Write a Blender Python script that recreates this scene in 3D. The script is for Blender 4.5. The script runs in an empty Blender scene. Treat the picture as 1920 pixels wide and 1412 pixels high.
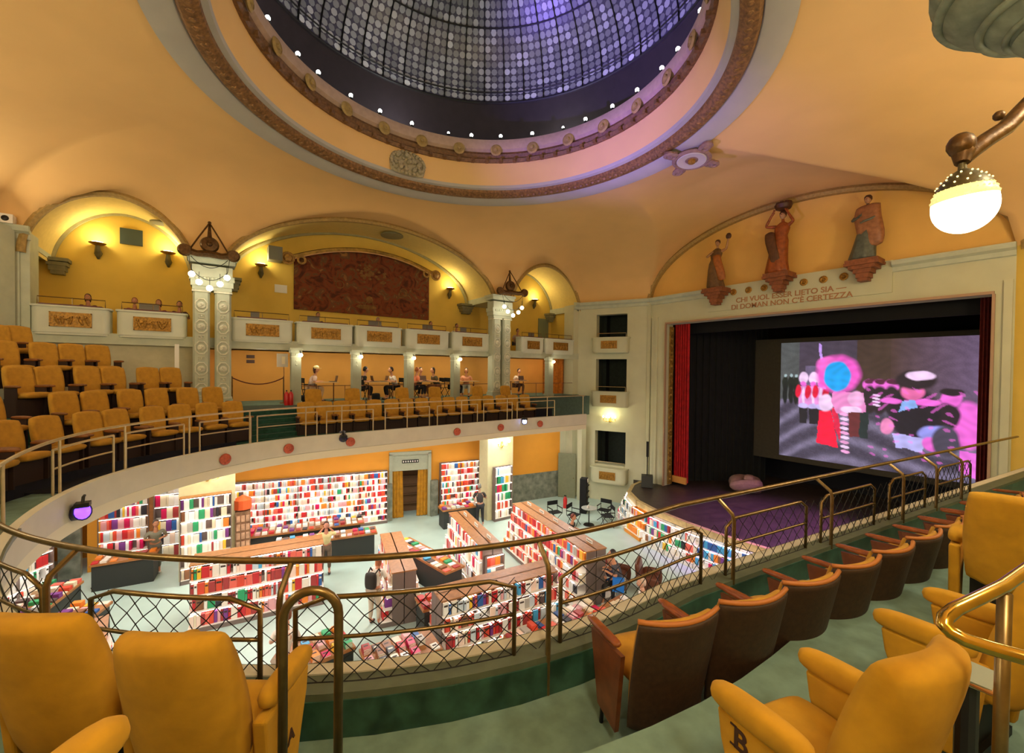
import bpy, bmesh, math, random
from math import sin, cos, pi, radians as R
from mathutils import Vector, Matrix
random.seed(7)
scn = bpy.context.scene
COL = scn.collection

# ------------------------------------------------------------------ camera
E = 8.0
FPX = 801.0
def cam_basis():
    ro, p, yw = R(0.64), R(0.89), R(35.52)
    c, s = cos(ro), sin(ro); cp, sp = cos(p), sin(p); cy, sy = cos(yw), sin(yw)
    def lv(x, y, f):
        x, y = c*x - s*y, s*x + c*y
        Y = cp*f + sp*y; Z = -sp*f + cp*y
        return Vector((x*cy + Y*sy, -x*sy + Y*cy, Z))
    return lv(1, 0, 0), lv(0, 1, 0), lv(0, 0, 1)
CR, CU, CF = cam_basis()
cam = bpy.data.cameras.new('camera'); cam.sensor_width = 36; cam.sensor_fit = 'HORIZONTAL'
cam.lens = FPX*36/1920; cam.clip_start = 0.05; cam.clip_end = 200
camo = bpy.data.objects.new('camera', cam); COL.objects.link(camo)
m = Matrix((CR, CU, -CF)).transposed().to_4x4(); m.translation = (0, 0, E); camo.matrix_world = m
scn.camera = camo
def ray(px, py): return CR*(px-960)/FPX - CU*(py-706)/FPX + CF
def atz(px, py, z): r = ray(px, py); t = (z-E)/r.z; return Vector((r.x*t, r.y*t, z))
def aty(px, py, y): r = ray(px, py); t = y/r.y; return Vector((r.x*t, y, r.z*t+E))
def atx(px, py, x): r = ray(px, py); t = x/r.x; return Vector((x, r.y*t, r.z*t+E))
def proj(p):
    v = Vector(p) - Vector((0, 0, E)); d = v.dot(CF)
    return (960+FPX*v.dot(CR)/d, 706-FPX*v.dot(CU)/d, d)

# ------------------------------------------------------------------ world + exposure
w = bpy.data.worlds.new('world'); scn.world = w; w.use_nodes = True
w.node_tree.nodes['Background'].inputs[0].default_value = (0.05, 0.05, 0.12, 1)
w.node_tree.nodes['Background'].inputs[1].default_value = 0.6
scn.view_settings.view_transform = 'Standard'; scn.view_settings.look = 'None'
scn.view_settings.gamma = 1; scn.view_settings.use_curve_mapping = False
scn.view_settings.exposure = 0.0

def lamp(kind, name, loc, power, color, size=0.3, aim=None, angle=60, blend=0.5, sizey=None):
    d = bpy.data.lights.new(name, kind); d.energy = power; d.color = color
    if kind == 'AREA':
        d.size = size
        if sizey: d.shape = 'RECTANGLE'; d.size_y = sizey
    else: d.shadow_soft_size = size
    if kind == 'SPOT': d.spot_size = R(angle); d.spot_blend = blend
    o = bpy.data.objects.new(name, d); COL.objects.link(o); o.location = loc
    if aim is not None:
        v = Vector(aim) - Vector(loc); o.rotation_euler = v.to_track_quat('-Z', 'Y').to_euler()
    return o
WARM = (1.0, 0.87, 0.62); WHITE = (1.0, 0.93, 0.85)
# added unseen lamps by the near and rear walls, main fill of the hall
for x, y, z, p in ((0.2, -1.2, 10.2, 340), (11.4, -1.2, 10.2, 400), (5.6, -1.3, 11.2, 300), (-5.2, 4.0, 10.6, 300), (-5.2, 10.5, 10.6, 170)):
    lamp('POINT', 'near_fill_light', (x, y, z), p, WARM, 0.35)
# added uplights at the cornices, no fixtures modelled, washing the vault
lamp('AREA', 'cornice_fill_light', (16.7, 14.6, 11.75), 300, WARM, 2.4, (8, 9, 14.5), sizey=0.3)
lamp('AREA', 'cornice_fill_light', (-4.6, 14.8, 11.7), 40, WARM, 2.0, (2, 10, 14.5), sizey=0.3)
lamp('AREA', 'cornice_fill_light', (5.6, -1.4, 11.75), 170, WARM, 9.0, (5.6, 6, 14.5), sizey=0.4)
# stage moving heads
lamp('SPOT', 'violet_spot', (-1.6, 8.7, 6.3), 7500, (0.27, 0.17, 1.0), 0.06, (9.6, 9.0, 17.2), 34, 0.9)
lamp('SPOT', 'violet_spot', (-1.6, 8.7, 6.3), 5200, (0.36, 0.22, 1.0), 0.06, (10.3, 7.0, 14.4), 32, 1.0)
lamp('SPOT', 'violet_spot', (11.2, 12.2, 6.6), 500, (0.42, 0.28, 1.0), 0.06, (9.8, 5.6, 14.0), 34, 0.9)
lamp('SPOT', 'violet_spot', (14.6, 1.9, 9.2), 9000, (0.6, 0.2, 1.0), 0.1, (16.0, 6.2, 2.6), 50, 0.8)
lamp('SPOT', 'rear_violet_spot', (-1.75, 8.9, 5.8), 300, (0.35, 0.2, 1.0), 0.1, (-1.1, 12.0, 6.1), 80, 0.9)

# ------------------------------------------------------------------ materials
def lin(c):
    if isinstance(c, str):
        c = [int(c[i:i+2], 16)/255 for i in (0, 2, 4)]
    return tuple(((x+0.055)/1.055)**2.4 if x > 0.04045 else x/12.92 for x in c)
MATS = {}
def mat(name, col, rough=0.6, metal=0.0, var=0.0, scale=8.0, bump=0.0, emit=None, estr=0.0, col2=None, spec=None, kind='noise'):
    if name in MATS: return MATS[name]
    m = bpy.data.materials.new(name); m.use_nodes = True
    nt = m.node_tree; b = nt.nodes['Principled BSDF']
    c = lin(col); b.inputs['Base Color'].default_value = (*c, 1)
    b.inputs['Roughness'].default_value = rough; b.inputs['Metallic'].default_value = metal
    if spec is not None: b.inputs['Specular IOR Level'].default_value = spec
    if emit is not None:
        b.inputs['Emission Color'].default_value = (*lin(emit), 1); b.inputs['Emission Strength'].default_value = estr
    if var or col2 or bump:
        tc = nt.nodes.new('ShaderNodeTexCoord')
        if kind == 'voronoi':
            n = nt.nodes.new('ShaderNodeTexVoronoi'); fo = n.outputs['Distance']
        else:
            n = nt.nodes.new('ShaderNodeTexNoise'); n.inputs['Detail'].default_value = 5; fo = n.outputs['Fac']
        n.inputs['Scale'].default_value = scale
        nt.links.new(tc.outputs['Object'], n.inputs['Vector'])
        cr = nt.nodes.new('ShaderNodeValToRGB')
        c2 = lin(col2) if col2 else tuple(x*(1-var) for x in c)
        cr.color_ramp.elements[0].color = (*c2, 1); cr.color_ramp.elements[1].color = (*(c if col2 else tuple(min(1, x*(1+var*0.5)) for x in c)), 1)
        cr.color_ramp.elements[0].position = 0.32; cr.color_ramp.elements[1].position = 0.68
        nt.links.new(fo, cr.inputs['Fac']); nt.links.new(cr.outputs['Color'], b.inputs['Base Color'])
        if bump:
            bp = nt.nodes.new('ShaderNodeBump'); bp.inputs['Strength'].default_value = bump; bp.inputs['Distance'].default_value = 0.02
            nt.links.new(fo, bp.inputs['Height']); nt.links.new(bp.outputs['Normal'], b.inputs['Normal'])
    MATS[name] = m
    return m
PLASTER = mat('yellow vault plaster', 'E1B676', 0.85, var=0.05, scale=0.8)
WALLW = mat('pale stone white paint', 'C2C2A4', 0.8, var=0.06, scale=1.5)
STONE = mat('pale grey stucco', 'B9BEA8', 0.7, var=0.08, scale=4, bump=0.1)
TRIM = mat('olive ochre moulding', 'A88A4E', 0.7, var=0.25, scale=14, bump=0.3)
GREYBAND = mat('grey ring band', 'B0AAA0', 0.8, var=0.05, scale=2)
NICHE = mat('ochre gallery plaster', 'D9B650', 0.85, var=0.08, scale=1.2)
ORANGE = mat('orange wall plaster', 'E29A2E', 0.75, var=0.06, scale=1.2)
ORANGE2 = mat('light orange arcade plaster', 'D99C4A', 0.8, var=0.06, scale=1.2)
GILT = mat('gilded relief', 'A87A2C', 0.45, 0.45, var=0.5, scale=22, bump=0.6)
GILTL = mat('bright gilding', 'D8B25A', 0.4, 0.3, var=0.3, scale=20)
BRONZE = mat('dark bronze', '5E4222', 0.4, 0.6, var=0.4, scale=18, bump=0.3)
BRASS = mat('worn brass tube', '7C6640', 0.32, 0.75, var=0.25, scale=14)
BRASSP = mat('pale rail tube', 'C9B48A', 0.35, 0.6, var=0.1, scale=14)
YEL = mat('mustard velvet', 'B88818', 0.95, var=0.14, scale=9, bump=0.15)
YELD = mat('ochre velvet', 'B88628', 0.95, var=0.18, scale=9, bump=0.15)
BROWNV = mat('brown leatherette back', '3A2616', 0.65, var=0.3, scale=30, bump=0.12)
WOOD = mat('varnished brown wood', '6E3D20', 0.35, var=0.3, scale=12)
TANWOOD = mat('tan wood', 'A9713F', 0.5, var=0.2, scale=10)
DARK = mat('dark metal', '15130F', 0.5, 0.3, var=0.2)
BLACK = mat('black cloth', '08080A', 0.9, var=0.3, scale=3)
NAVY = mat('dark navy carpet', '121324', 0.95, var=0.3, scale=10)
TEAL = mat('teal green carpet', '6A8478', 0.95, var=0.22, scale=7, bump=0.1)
TEALD = mat('dark teal riser', '1E4A3C', 0.9, var=0.35, scale=9)
MARBLE = mat('green marble kerb', '34594A', 0.3, col2='1A3328', scale=6)
KERB = mat('grey stone kerb', '565E4C', 0.5, var=0.2, scale=6)
FLOOR = mat('pale blue green floor', 'B4CCC4', 0.4, var=0.07, scale=1.5)
GREYM = mat('grey marble', '8C8F80', 0.35, col2='5E6357', scale=4)
WHITEP = mat('white lacquer', 'E8E4DA', 0.4)
LED = mat('shelf light strip', 'FFFFFF', 0.5, emit='FFF0E2', estr=11.0)
BULB = mat('white glass globe lit', 'FFFFFF', 0.3, emit='FFF2D0', estr=9.0)
BULBC = mat('cool dome lamp', 'FFFFFF', 0.3, emit='F4FFF0', estr=22.0)
SCONCE = mat('warm sconce glow', 'FFFFFF', 0.3, emit='FFEFB0', estr=16.0)
REDV = mat('red velvet curtain', 'B01418', 0.85, var=0.3, scale=5)
GOLDV = mat('gold curtain', 'C08A20', 0.8, var=0.25, scale=6)
TERRA = mat('terracotta mask', 'B5543A', 0.7, var=0.3, scale=20)
ROPE = mat('black net cord', '0B0A08', 0.8)

# ------------------------------------------------------------------ mesh helpers
class MB:
    def __init__(s): s.v = []; s.f = []; s.mi = []; s.cur = 0; s.col = None; s.fc = []
    def add(s, vs, fs):
        n = len(s.v); s.v += [tuple(v) for v in vs]
        for f in fs: s.f.append([i+n for i in f]); s.mi.append(s.cur); s.fc.append(s.col)
        return s
    def box(s, c, d, rz=0.0, rx=0.0):
        x, y, z = (q/2 for q in d); M = Matrix.Rotation(rz, 3, 'Z') @ Matrix.Rotation(rx, 3, 'X'); c = Vector(c)
        vs = [c + M @ Vector((sx*x, sy*y, sz*z)) for sz in (-1, 1) for sx, sy in ((-1, -1), (1, -1), (1, 1), (-1, 1))]
        return s.add(vs, [(0, 3, 2, 1), (4, 5, 6, 7), (0, 1, 5, 4), (1, 2, 6, 5), (2, 3, 7, 6), (3, 0, 4, 7)])
    def span(s, a, b, z0, z1, t, off=0.0):   # wall slab between two plan points; thickness t to the left side of a->b
        a = Vector((a[0], a[1])); b = Vector((b[0], b[1])); d = (b-a).normalized(); n = Vector((-d.y, d.x))
        q = [a+n*off, b+n*off, b+n*(off+t), a+n*(off+t)]
        return s.prism([(p.x, p.y) for p in q], z0, z1)
    def prism(s, pts, z0, z1):
        n = len(pts); a = sum(pts[i][0]*pts[(i+1) % n][1]-pts[(i+1) % n][0]*pts[i][1] for i in range(n))
        if a < 0: pts = pts[::-1]
        vs = [(x, y, z0) for x, y in pts] + [(x, y, z1) for x, y in pts]
        return s.add(vs, [tuple(range(n))[::-1], tuple(range(n, 2*n))] + [(i, (i+1) % n, n+(i+1) % n, n+i) for i in range(n)])
    def prismx(s, pts, x0, x1):               # profile given in (y, z), extruded along x
        n = len(pts); vs = [(x0, y, z) for y, z in pts] + [(x1, y, z) for y, z in pts]
        return s.add(vs, [tuple(range(n))[::-1], tuple(range(n, 2*n))] + [(i, (i+1) % n, n+(i+1) % n, n+i) for i in range(n)])
    def tube(s, path, r, n=8, closed=False, cap=True):
        path = [Vector(p) for p in path]; k = len(path); rings = []; rr = r if isinstance(r, (list, tuple)) else [r]*k
        up = Vector((0, 0, 1)); prev = None
        for i, p in enumerate(path):
            if closed: t = path[(i+1) % k]-path[i-1]
            else: t = path[min(i+1, k-1)]-path[max(i-1, 0)]
            t.normalize()
            if prev is None:
                a = t.cross(up if abs(t.z) < 0.95 else Vector((1, 0, 0))); a.normalize()
            else:
                a = prev - t*prev.dot(t)
                if a.length < 1e-5: a = t.cross(up)
                a.normalize()
            prev = a; b = t.cross(a)
            rings.append([p + (a*cos(2*pi*j/n)+b*sin(2*pi*j/n))*rr[i] for j in range(n)])
        vs = [v for q in rings for v in q]; fs = []
        for i in range(k if closed else k-1):
            i2 = (i+1) % k
            for j in range(n): fs.append((i*n+j, i*n+(j+1) % n, i2*n+(j+1) % n, i2*n+j))
        if cap and not closed: fs += [tuple(range(n))[::-1], tuple(range((k-1)*n, k*n))]
        return s.add(vs, fs)
    def lathe(s, prof, n=16, c=(0, 0, 0), M=None, cap=True):
        vs = []; c = Vector(c)
        for r, z in prof:
            for j in range(n):
                v = Vector((r*cos(2*pi*j/n), r*sin(2*pi*j/n), z))
                if M: v = M @ v
                vs.append(c+v)
        k = len(prof); fs = [(i*n+j, i*n+(j+1) % n, (i+1)*n+(j+1) % n, (i+1)*n+j) for i in range(k-1) for j in range(n)]
        if cap and prof[0][0] > 1e-4: fs.append(tuple(range(n))[::-1])
        if cap and prof[-1][0] > 1e-4: fs.append(tuple(range((k-1)*n, k*n)))
        return s.add(vs, fs)
    def ball(s, c, r, n=12, sc=(1, 1, 1)):
        m_ = max(4, n//2)
        prof = [(r*sin(pi*i/m_), -r*cos(pi*i/m_)) for i in range(m_+1)]; prof[0] = (1e-5, -r); prof[-1] = (1e-5, r)
        return s.lathe(prof, n, c, Matrix.Diagonal(sc))
    def cushion(s, w_, h, t, rc=0.5, n=10, p=5, f=None, bulge=1.0):
        """rounded pad lying in local xz, thickness along y; f maps the point"""
        g = [sin(pi/2*(-1+2*i/n)) for i in range(n+1)]; vs = []
        for side in (1, -1):
            for v in g:
                for u in g:
                    x = u*w_/2*math.sqrt(1-rc*v*v/2); z = v*h/2*math.sqrt(1-rc*u*u/2)
                    th = t/2*max(0, 1-abs(u)**p)**(1/p)*max(0, 1-abs(v)**p)**(1/p)
                    q = Vector((x, side*th, z)); vs.append(f(q) if f else q)
        N = n+1; fs = []
        for i in range(n):
            for j in range(n):
                a = i*N+j; fs.append((a+N, a+N+1, a+1, a)); b = a+N*N; fs.append((b, b+1, b+N+1, b+N))
        return s.add(vs, fs)
    def quadstrip(s, A, B, closed=False):
        n = len(A); vs = list(A)+list(B)
        return s.add(vs, [(i, (i+1) % n, n+(i+1) % n, n+i) for i in range(n if closed else n-1)])
    def mesh(s, name, mats, smooth=False, merge=False):
        me = bpy.data.meshes.new(name); me.from_pydata([tuple(v) for v in s.v], [], s.f)
        if not isinstance(mats, (list, tuple)): mats = [mats]
        for m_ in mats: me.materials.append(m_)
        if len(mats) > 1: me.polygons.foreach_set('material_index', s.mi)
        if any(c is not None for c in s.fc):
            at = me.color_attributes.new('Col', 'FLOAT_COLOR', 'CORNER'); data = []
            for f, c in zip(s.f, s.fc):
                data += [*(c or (1, 1, 1)), 1.0]*len(f)
            at.data.foreach_set('color', data)
        if merge:
            bm = bmesh.new(); bm.from_mesh(me); bmesh.ops.remove_doubles(bm, verts=bm.verts, dist=1e-4)
            bmesh.ops.recalc_face_normals(bm, faces=bm.faces); bm.to_mesh(me); bm.free()
        if smooth:
            me.polygons.foreach_set('use_smooth', [True]*len(me.polygons))
            if smooth != 'all':
                try: me.set_sharp_from_angle(angle=R(40))
                except Exception: pass
        me.update(); return me
def link(name, me, parent=None, loc=(0, 0, 0), rz=0.0):
    o = bpy.data.objects.new(name, me); COL.objects.link(o); o.location = loc; o.rotation_euler = (0, 0, rz)
    if parent: o.parent = parent
    return o
def obj(name, mb, mats, parent=None, smooth=False, merge=False, loc=(0, 0, 0), rz=0.0):
    return link(name, mb.mesh(name, mats, smooth, merge), parent, loc, rz)
def tag(o, label=None, cat=None, group=None, kind=None):
    if label: o['label'] = label
    if cat: o['category'] = cat
    if group: o['group'] = group
    if kind: o['kind'] = kind
    return o
def struct(name, mb, mats, smooth=False, merge=False, label=None, parent=None):
    o = obj(name, mb, mats, parent, smooth, merge)
    if not parent: tag(o, label or name.replace('_', ' ')+' of the theatre hall', name.split('_')[0], kind='structure')
    return o
def thing(name, label, cat, loc=(0, 0, 0), rz=0.0, group=None):
    o = bpy.data.objects.new(name, None); COL.objects.link(o); o.location = loc; o.rotation_euler = (0, 0, rz)
    o.empty_display_size = 0.1
    return tag(o, label, cat, group)
KIDS = {}
def kids(o): return [c for c in bpy.data.objects if c.parent == o]
def dup(root, loc, rz, label, group=None, cache={}):
    key = root.name
    if key not in cache: cache[key] = [(c, kids(c)) for c in kids(root)]
    r = root.copy(); COL.objects.link(r); r.location = loc; r.rotation_euler = (0, 0, rz); r['label'] = label
    if group: r['group'] = group
    for c, gs in cache[key]:
        d = c.copy(); COL.objects.link(d); d.parent = r
        for g in gs:
            h = g.copy(); COL.objects.link(h); h.parent = d
    return r
ORD = ['first', 'second', 'third', 'fourth', 'fifth', 'sixth', 'seventh', 'eighth', 'ninth', 'tenth', 'eleventh', 'twelfth', 'thirteenth', 'fourteenth', 'fifteenth', 'sixteenth', 'seventeenth', 'eighteenth', 'nineteenth', 'twentieth']

# ------------------------------------------------------------------ plan of the hall
YW, XS = 16.2, 17.4
BAY0, BAY1 = (15.8, 16.2), (17.4, 12.95)
RB0, RB1 = (-5.8, 12.95), (-4.25, 16.2)
NB0, NB1 = (17.4, 1.5), (15.8, -1.7)
YN, XR = -1.7, -5.8
def arch(x, x0, x1, zs, zc, p=1.9):
    u = abs((x-(x0+x1)/2)/((x1-x0)/2))
    return zs+(zc-zs)*max(0, 1-u**p)**(1/p) if u <= 1.0001 else None
ARCHES = [(-3.78, -0.42, 11.0, 12.82), (0.5, 10.45, 11.2, 13.55), (11.5, 15.85, 11.0, 13.22)]
SARCH = (1.42, 12.93, 11.5, 14.42)
CORN = 11.42
def far_z(x):
    for a in ARCHES:
        z = arch(x, *a)
        if z is not None: return max(z, CORN)
    return CORN
def boundary():
    pts = []
    def seg(a, b, fz, n):
        for i in range(n):
            t = i/n; x = a[0]+(b[0]-a[0])*t; y = a[1]+(b[1]-a[1])*t; pts.append((x, y, fz(x, y)))
    seg(RB1, BAY0, lambda x, y: far_z(x), 170)
    seg(BAY0, BAY1, lambda x, y: CORN, 24)
    seg(BAY1, NB0, lambda x, y: max(arch(y, *SARCH, 2.0) or CORN, CORN), 90)
    seg(NB0, NB1, lambda x, y: CORN, 20)
    seg(NB1, (RB1[0], YN), lambda x, y: far_z(x), 170)
    seg((RB1[0], YN), (XR, 1.5), lambda x, y: CORN, 20)
    seg((XR, 1.5), RB0, lambda x, y: CORN, 60)
    seg(RB0, RB1, lambda x, y: CORN, 24)
    return pts
DC = Vector((4.85, 8.1, 0)); RO, ZO = 5.78, 13.85
B = boundary()
mb = MB(); rows = 26; vs = []
for x, y, z in B:
    th = math.atan2(y-DC.y, x-DC.x); p0 = Vector((DC.x+RO*cos(th), DC.y+RO*sin(th)))
    for j in range(rows+1):
        t = j/rows; q = p0.lerp(Vector((x, y)), t)
        low = min(z, ZO+0.1); base = CORN+(ZO-CORN)*max(0, 1-t**2.6)**(1/2.0)
        tb = max(0, (t-0.55)/0.45)**1.6 if z > CORN+0.02 else max(0, (t-0.55)/0.45)**1.6
        lift = (z-CORN)*max(0, 1-(1-t)*2.2)
        zz = max(base, CORN + (z-CORN)*(1 if z <= ZO else 1)) if t > 0.45 and z > base and False else base
        # lunette: the arch profile runs inward level until the vault rises above it
        zz = max(base, z + (ZO-z)*max(0, (0.42-t)/0.42)) if z > CORN+0.02 else base
        vs.append((q.x, q.y, zz))
n = len(B); N = rows+1
mb.add(vs, [(i*N+j, i*N+j+1, ((i+1) % n)*N+j+1, ((i+1) % n)*N+j) for i in range(n) for j in range(rows)])
struct('ceiling', mb, PLASTER, smooth='all', label='cream yellow sail vault curving down to the arches of the hall')

# ---- ring of mouldings around the dome (revolved)
def revolve(prof, n=128):
    mb = MB(); mb.lathe(prof, n, (DC.x, DC.y, 0), cap=False); return mb
struct('trim_1', revolve([(5.84, 13.80), (5.6, 13.79), (5.36, 13.88), (5.32, 13.98)]), GREYBAND, smooth=True, label='grey outer band of the dome ring')
mb = MB(); mb.lathe([(5.34, 13.9), (5.28, 13.84), (5.12, 13.84), (5.0, 13.93), (4.98, 14.06)], 160, (DC.x, DC.y, 0), cap=False)
for i in range(160):
    a = 2*pi*i/160; mb.ball((DC.x+5.15*cos(a), DC.y+5.15*sin(a), 13.86), 0.075, 6, (1, 1, .6))
struct('trim_2', mb, mat('gilded leaf moulding', '8A6238', 0.55, 0.2, var=0.5, scale=16, bump=0.5), smooth=True, label='brown gilded leaf moulding around the dome')
struct('trim_3', revolve([(4.99, 14.0), (4.88, 14.02), (4.86, 14.12)]), GREYBAND, smooth=True, label='thin grey fillet inside the leaf moulding')
struct('trim_4', revolve([(4.88, 14.08), (4.80, 14.2), (4.70, 14.78)]), PLASTER, smooth=True, label='yellow sloping band inside the dome ring')
mb = MB(); mb.lathe([(4.71, 14.76), (4.62, 14.74), (4.58, 14.84), (4.66, 14.9), (4.60, 15.0), (4.66, 15.1)], 128, (DC.x, DC.y, 0), cap=False)
for i in range(64):
    a = 2*pi*i/64; mb.box((DC.x+4.6*cos(a), DC.y+4.6*sin(a), 14.79), (0.16, 0.1, 0.1), a)
struct('trim_5', mb, mat('brown notched moulding', '7A5530', 0.6, 0.1, var=0.4, scale=16, bump=0.4), smooth=True, label='brown notched moulding under the dome lamps')
struct('trim_6', revolve([(4.66, 15.08), (4.55, 15.14), (4.52, 15.3), (4.58, 15.46), (4.7, 15.52), (5.7, 15.54)]), mat('dusky pink rim', 'B79A84', 0.7, var=0.1), smooth=True, label='dusky pink rim carrying the dome lamps')
struct('wall_drum', revolve([(5.7, 15.5), (5.75, 16.4), (5.5, 17.15), (5.4, 17.2)]), mat('dark drum', '2A2024', 0.8, var=0.2, scale=4), smooth=True, label='dark drum wall below the glass dome')
# rosettes on the rim
ROSM = MB(); ROSM.lathe([(0.13, 0), (0.15, .03), (0.11, .06), (0.12, .05), (0.05, .04), (0.04, .08), (1e-5, .09)], 16)
rosme = ROSM.mesh('rim_rosette', TRIM, True)
for i in range(24):
    a = 2*pi*i/24+0.13
    o = link('rim_rosette', rosme, None, (DC.x+4.56*cos(a), DC.y+4.56*sin(a), 15.1)); o.rotation_euler = (0, -pi/2, a)
    o.scale = (1.25, 1.25, 1.2)
    tag(o, 'round gilded rosette on the pink rim under the dome lamps', 'rosette', 'rosettes around the dome rim')
# dome lamps
LM = MB(); LM.ball((0, 0, 0.07), 0.055, 10)
bulbme = LM.mesh('bulb', BULBC, True)
LB = MB(); LB.lathe([(0.05, -0.02), (0.06, 0.0), (0.03, 0.03)], 10); basem = LB.mesh('socket', DARK)
lp = [(478, 30), (547, 100), (590, 135), (655, 178), (712, 206), (773, 228), (841, 245), (884, 250), (939, 254), (998, 248), (1057, 237), (1099, 222), (1158, 203), (1208, 172), (1261, 130), (1299, 93), (1350, 15)]
for k, (px, py) in enumerate(lp):
    q = atz(px, py, 15.66); v = Vector((q.x-DC.x, q.y-DC.y, 0)).normalized()*4.66
    t = thing('dome_lamp', f'small white dome lamp on the rim, {ORD[k]} from the left of the lit row', 'lamp', (DC.x+v.x, DC.y+v.y, 15.55), 0, 'lamps around the dome rim')
    link('bulb', bulbme, t).scale = (1, 1, 1) if k not in (6, 10) else (.7, .7, .7); link('socket', basem, t)
for i in range(6):
    a = 2*pi*i/6+0.5; lamp('POINT', 'dome_light', (DC.x+4.9*cos(a), DC.y+4.9*sin(a), 15.95), 34, (0.85, 0.9, 1.0), 0.08)
# glass dome
t = thing('glass_dome', 'glazed dome of pale round panes between dark radial ribs', 'dome', (DC.x, DC.y, 17.15))
def dome(a, k): # k 0 base..1 apex
    ph = k*pi/2*0.98; r = 5.42*cos(ph); return Vector((r*cos(a), r*sin(a), 3.6*sin(ph)))
NR, NA = 50, 3
pane = MB(); back = MB(); rowsk = 25
for i in range(NR*NA):
    for j in range(rowsk):
        if j > 17 and i % 2: continue
        w2 = 2 if j > 17 else 1
        a0 = 2*pi*i/(NR*NA); a1 = a0+2*pi*w2/(NR*NA); k0 = 0.012+j*0.035; k1 = k0+0.035
        c = dome((a0+a1)/2, (k0+k1)/2); u = (dome(a1, (k0+k1)/2)-dome(a0, (k0+k1)/2))*0.46; v = (dome((a0+a1)/2, k1)-dome((a0+a1)/2, k0))*0.46
        rr = random.random(); g = 0.22+0.4*rr*rr+(0.15 if random.random() < .12 else 0)
        if j == 0: g *= 1.25
        pane.col = (g*0.92, g*0.95, g*1.0); nrm = -u.cross(v).normalized()*0.012
        if nrm.dot(c) > 0: nrm = -nrm
        pane.add([c+nrm+u*cos(2*pi*q/8)+v*sin(2*pi*q/8) for q in range(8)], [tuple(range(8))])
def colmat(name, rough=0.5, emit=0.0, metal=0.0):
    m = bpy.data.materials.new(name); m.use_nodes = True; nt = m.node_tree; b = nt.nodes['Principled BSDF']
    a = nt.nodes.new('ShaderNodeAttribute'); a.attribute_name = 'Col'
    nt.links.new(a.outputs['Color'], b.inputs['Base Color']); b.inputs['Roughness'].default_value = rough; b.inputs['Metallic'].default_value = metal
    if emit: nt.links.new(a.outputs['Color'], b.inputs['Emission Color']); b.inputs['Emission Strength'].default_value = emit
    return m
PANE = colmat('frosted round panes', 0.3, 0.0)
obj('pane', pane, PANE, t)
A = [[dome(2*pi*i/104, k/20) for i in range(104)] for k in range(21)]
for k in range(20): back.quadstrip(A[k], A[k+1], True)
obj('glazing', back, mat('dark leaded glass', '4A4858', 0.35, var=0.2, scale=3), t, smooth=True)
rib = MB()
for i in range(NR):
    a = 2*pi*i/NR; rib.tube([dome(a, k/14)*0.996 for k in range(13 if i % 2 else 14)], 0.022, 4, cap=False)
for k in (0.0, 0.06, 0.36, 0.66): rib.tube([dome(2*pi*i/90, k)*0.994 for i in range(90)], 0.03, 4, closed=True)
obj('rib', rib, DARK, t)

# ---- reliefs on the vault
q = Vector((5.15, 13.15, 14.02)); t = None
def relief_disc(name, label, cat, loc, normal, build, mats):
    mb = MB(); build(mb); o = obj(name, mb, mats, None, smooth=True); o.location = loc
    o.rotation_euler = Vector(normal).to_track_quat('Z', 'Y').to_euler(); return tag(o, label, cat)
def cart(mb):
    mb.cushion(1.15, 0.72, 0.1, 0.45, 10, 4, lambda p: Vector((p.x, p.z, p.y)))
    for i in range(26):
        a = 2*pi*i/26; mb.ball((0.52*cos(a), 0.32*sin(a), 0.03), 0.07, 6)
    for i in range(30): mb.ball((random.uniform(-.4, .4), random.uniform(-.22, .22), 0.06), random.uniform(.05, .1), 6)
cpos = atz(765, 308, 14.35); v = Vector((cpos.x-DC.x, cpos.y-DC.y, 0)).normalized()
cpos = Vector((DC.x, DC.y, 14.38))+v*4.74
o = relief_disc('stucco_cartouche', 'grey-beige stucco relief cartouche on the yellow band under the dome', 'relief', cpos, (-v.x, -v.y, -0.15), cart, mat('aged stucco', 'A89A78', 0.8, var=0.3, scale=14, bump=0.4))
o.rotation_euler = (Matrix((Vector((v.y, -v.x, 0)), Vector((0, 0, 1)), -v)).transposed()).to_euler()
def ros(mb):
    mb.lathe([(0.46, 0.0), (0.5, 0.05), (0.42, 0.09), (0.38, 0.06)], 32)
    mb.lathe([(0.09, 0.05), (0.09, 0.1), (1e-5, 0.14)], 14)
    for a in (0.78, 2.36, 3.93, 5.5):
        for d in (0.55, 0.66): mb.lathe([(0.17-d*.08+.02, 0.0), (0.19-d*.06, 0.06), (0.08, 0.09), (0.03, 0.05), (1e-5, 0.1)], 14, (d*cos(a), d*sin(a), 0))
p = atz(1297, 297, 13.72)
tt = relief_disc('ceiling_rosette', 'round vault rosette with four small scrolls and a gilt centre', 'rosette', p, (0, 0, -1), ros, mat('mauve stucco', '8E6F62', 0.7, var=0.25, scale=15))
tt.rotation_euler = (pi, 0.1, 0.35)
mb = MB(); mb.lathe([(1e-5, .02), (0.38, 0.07), (0.36, 0.09), (0.1, 0.05), (1e-5, 0.05)], 32); obj('disc', mb, mat('pale stucco disc', 'B9B0A8', 0.7), tt, smooth=True)
mb = MB(); mb.lathe([(0.1, 0.06), (0.09, 0.13), (1e-5, 0.15)], 16); obj('gilt_boss', mb, GILT, tt, smooth=True)

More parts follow.
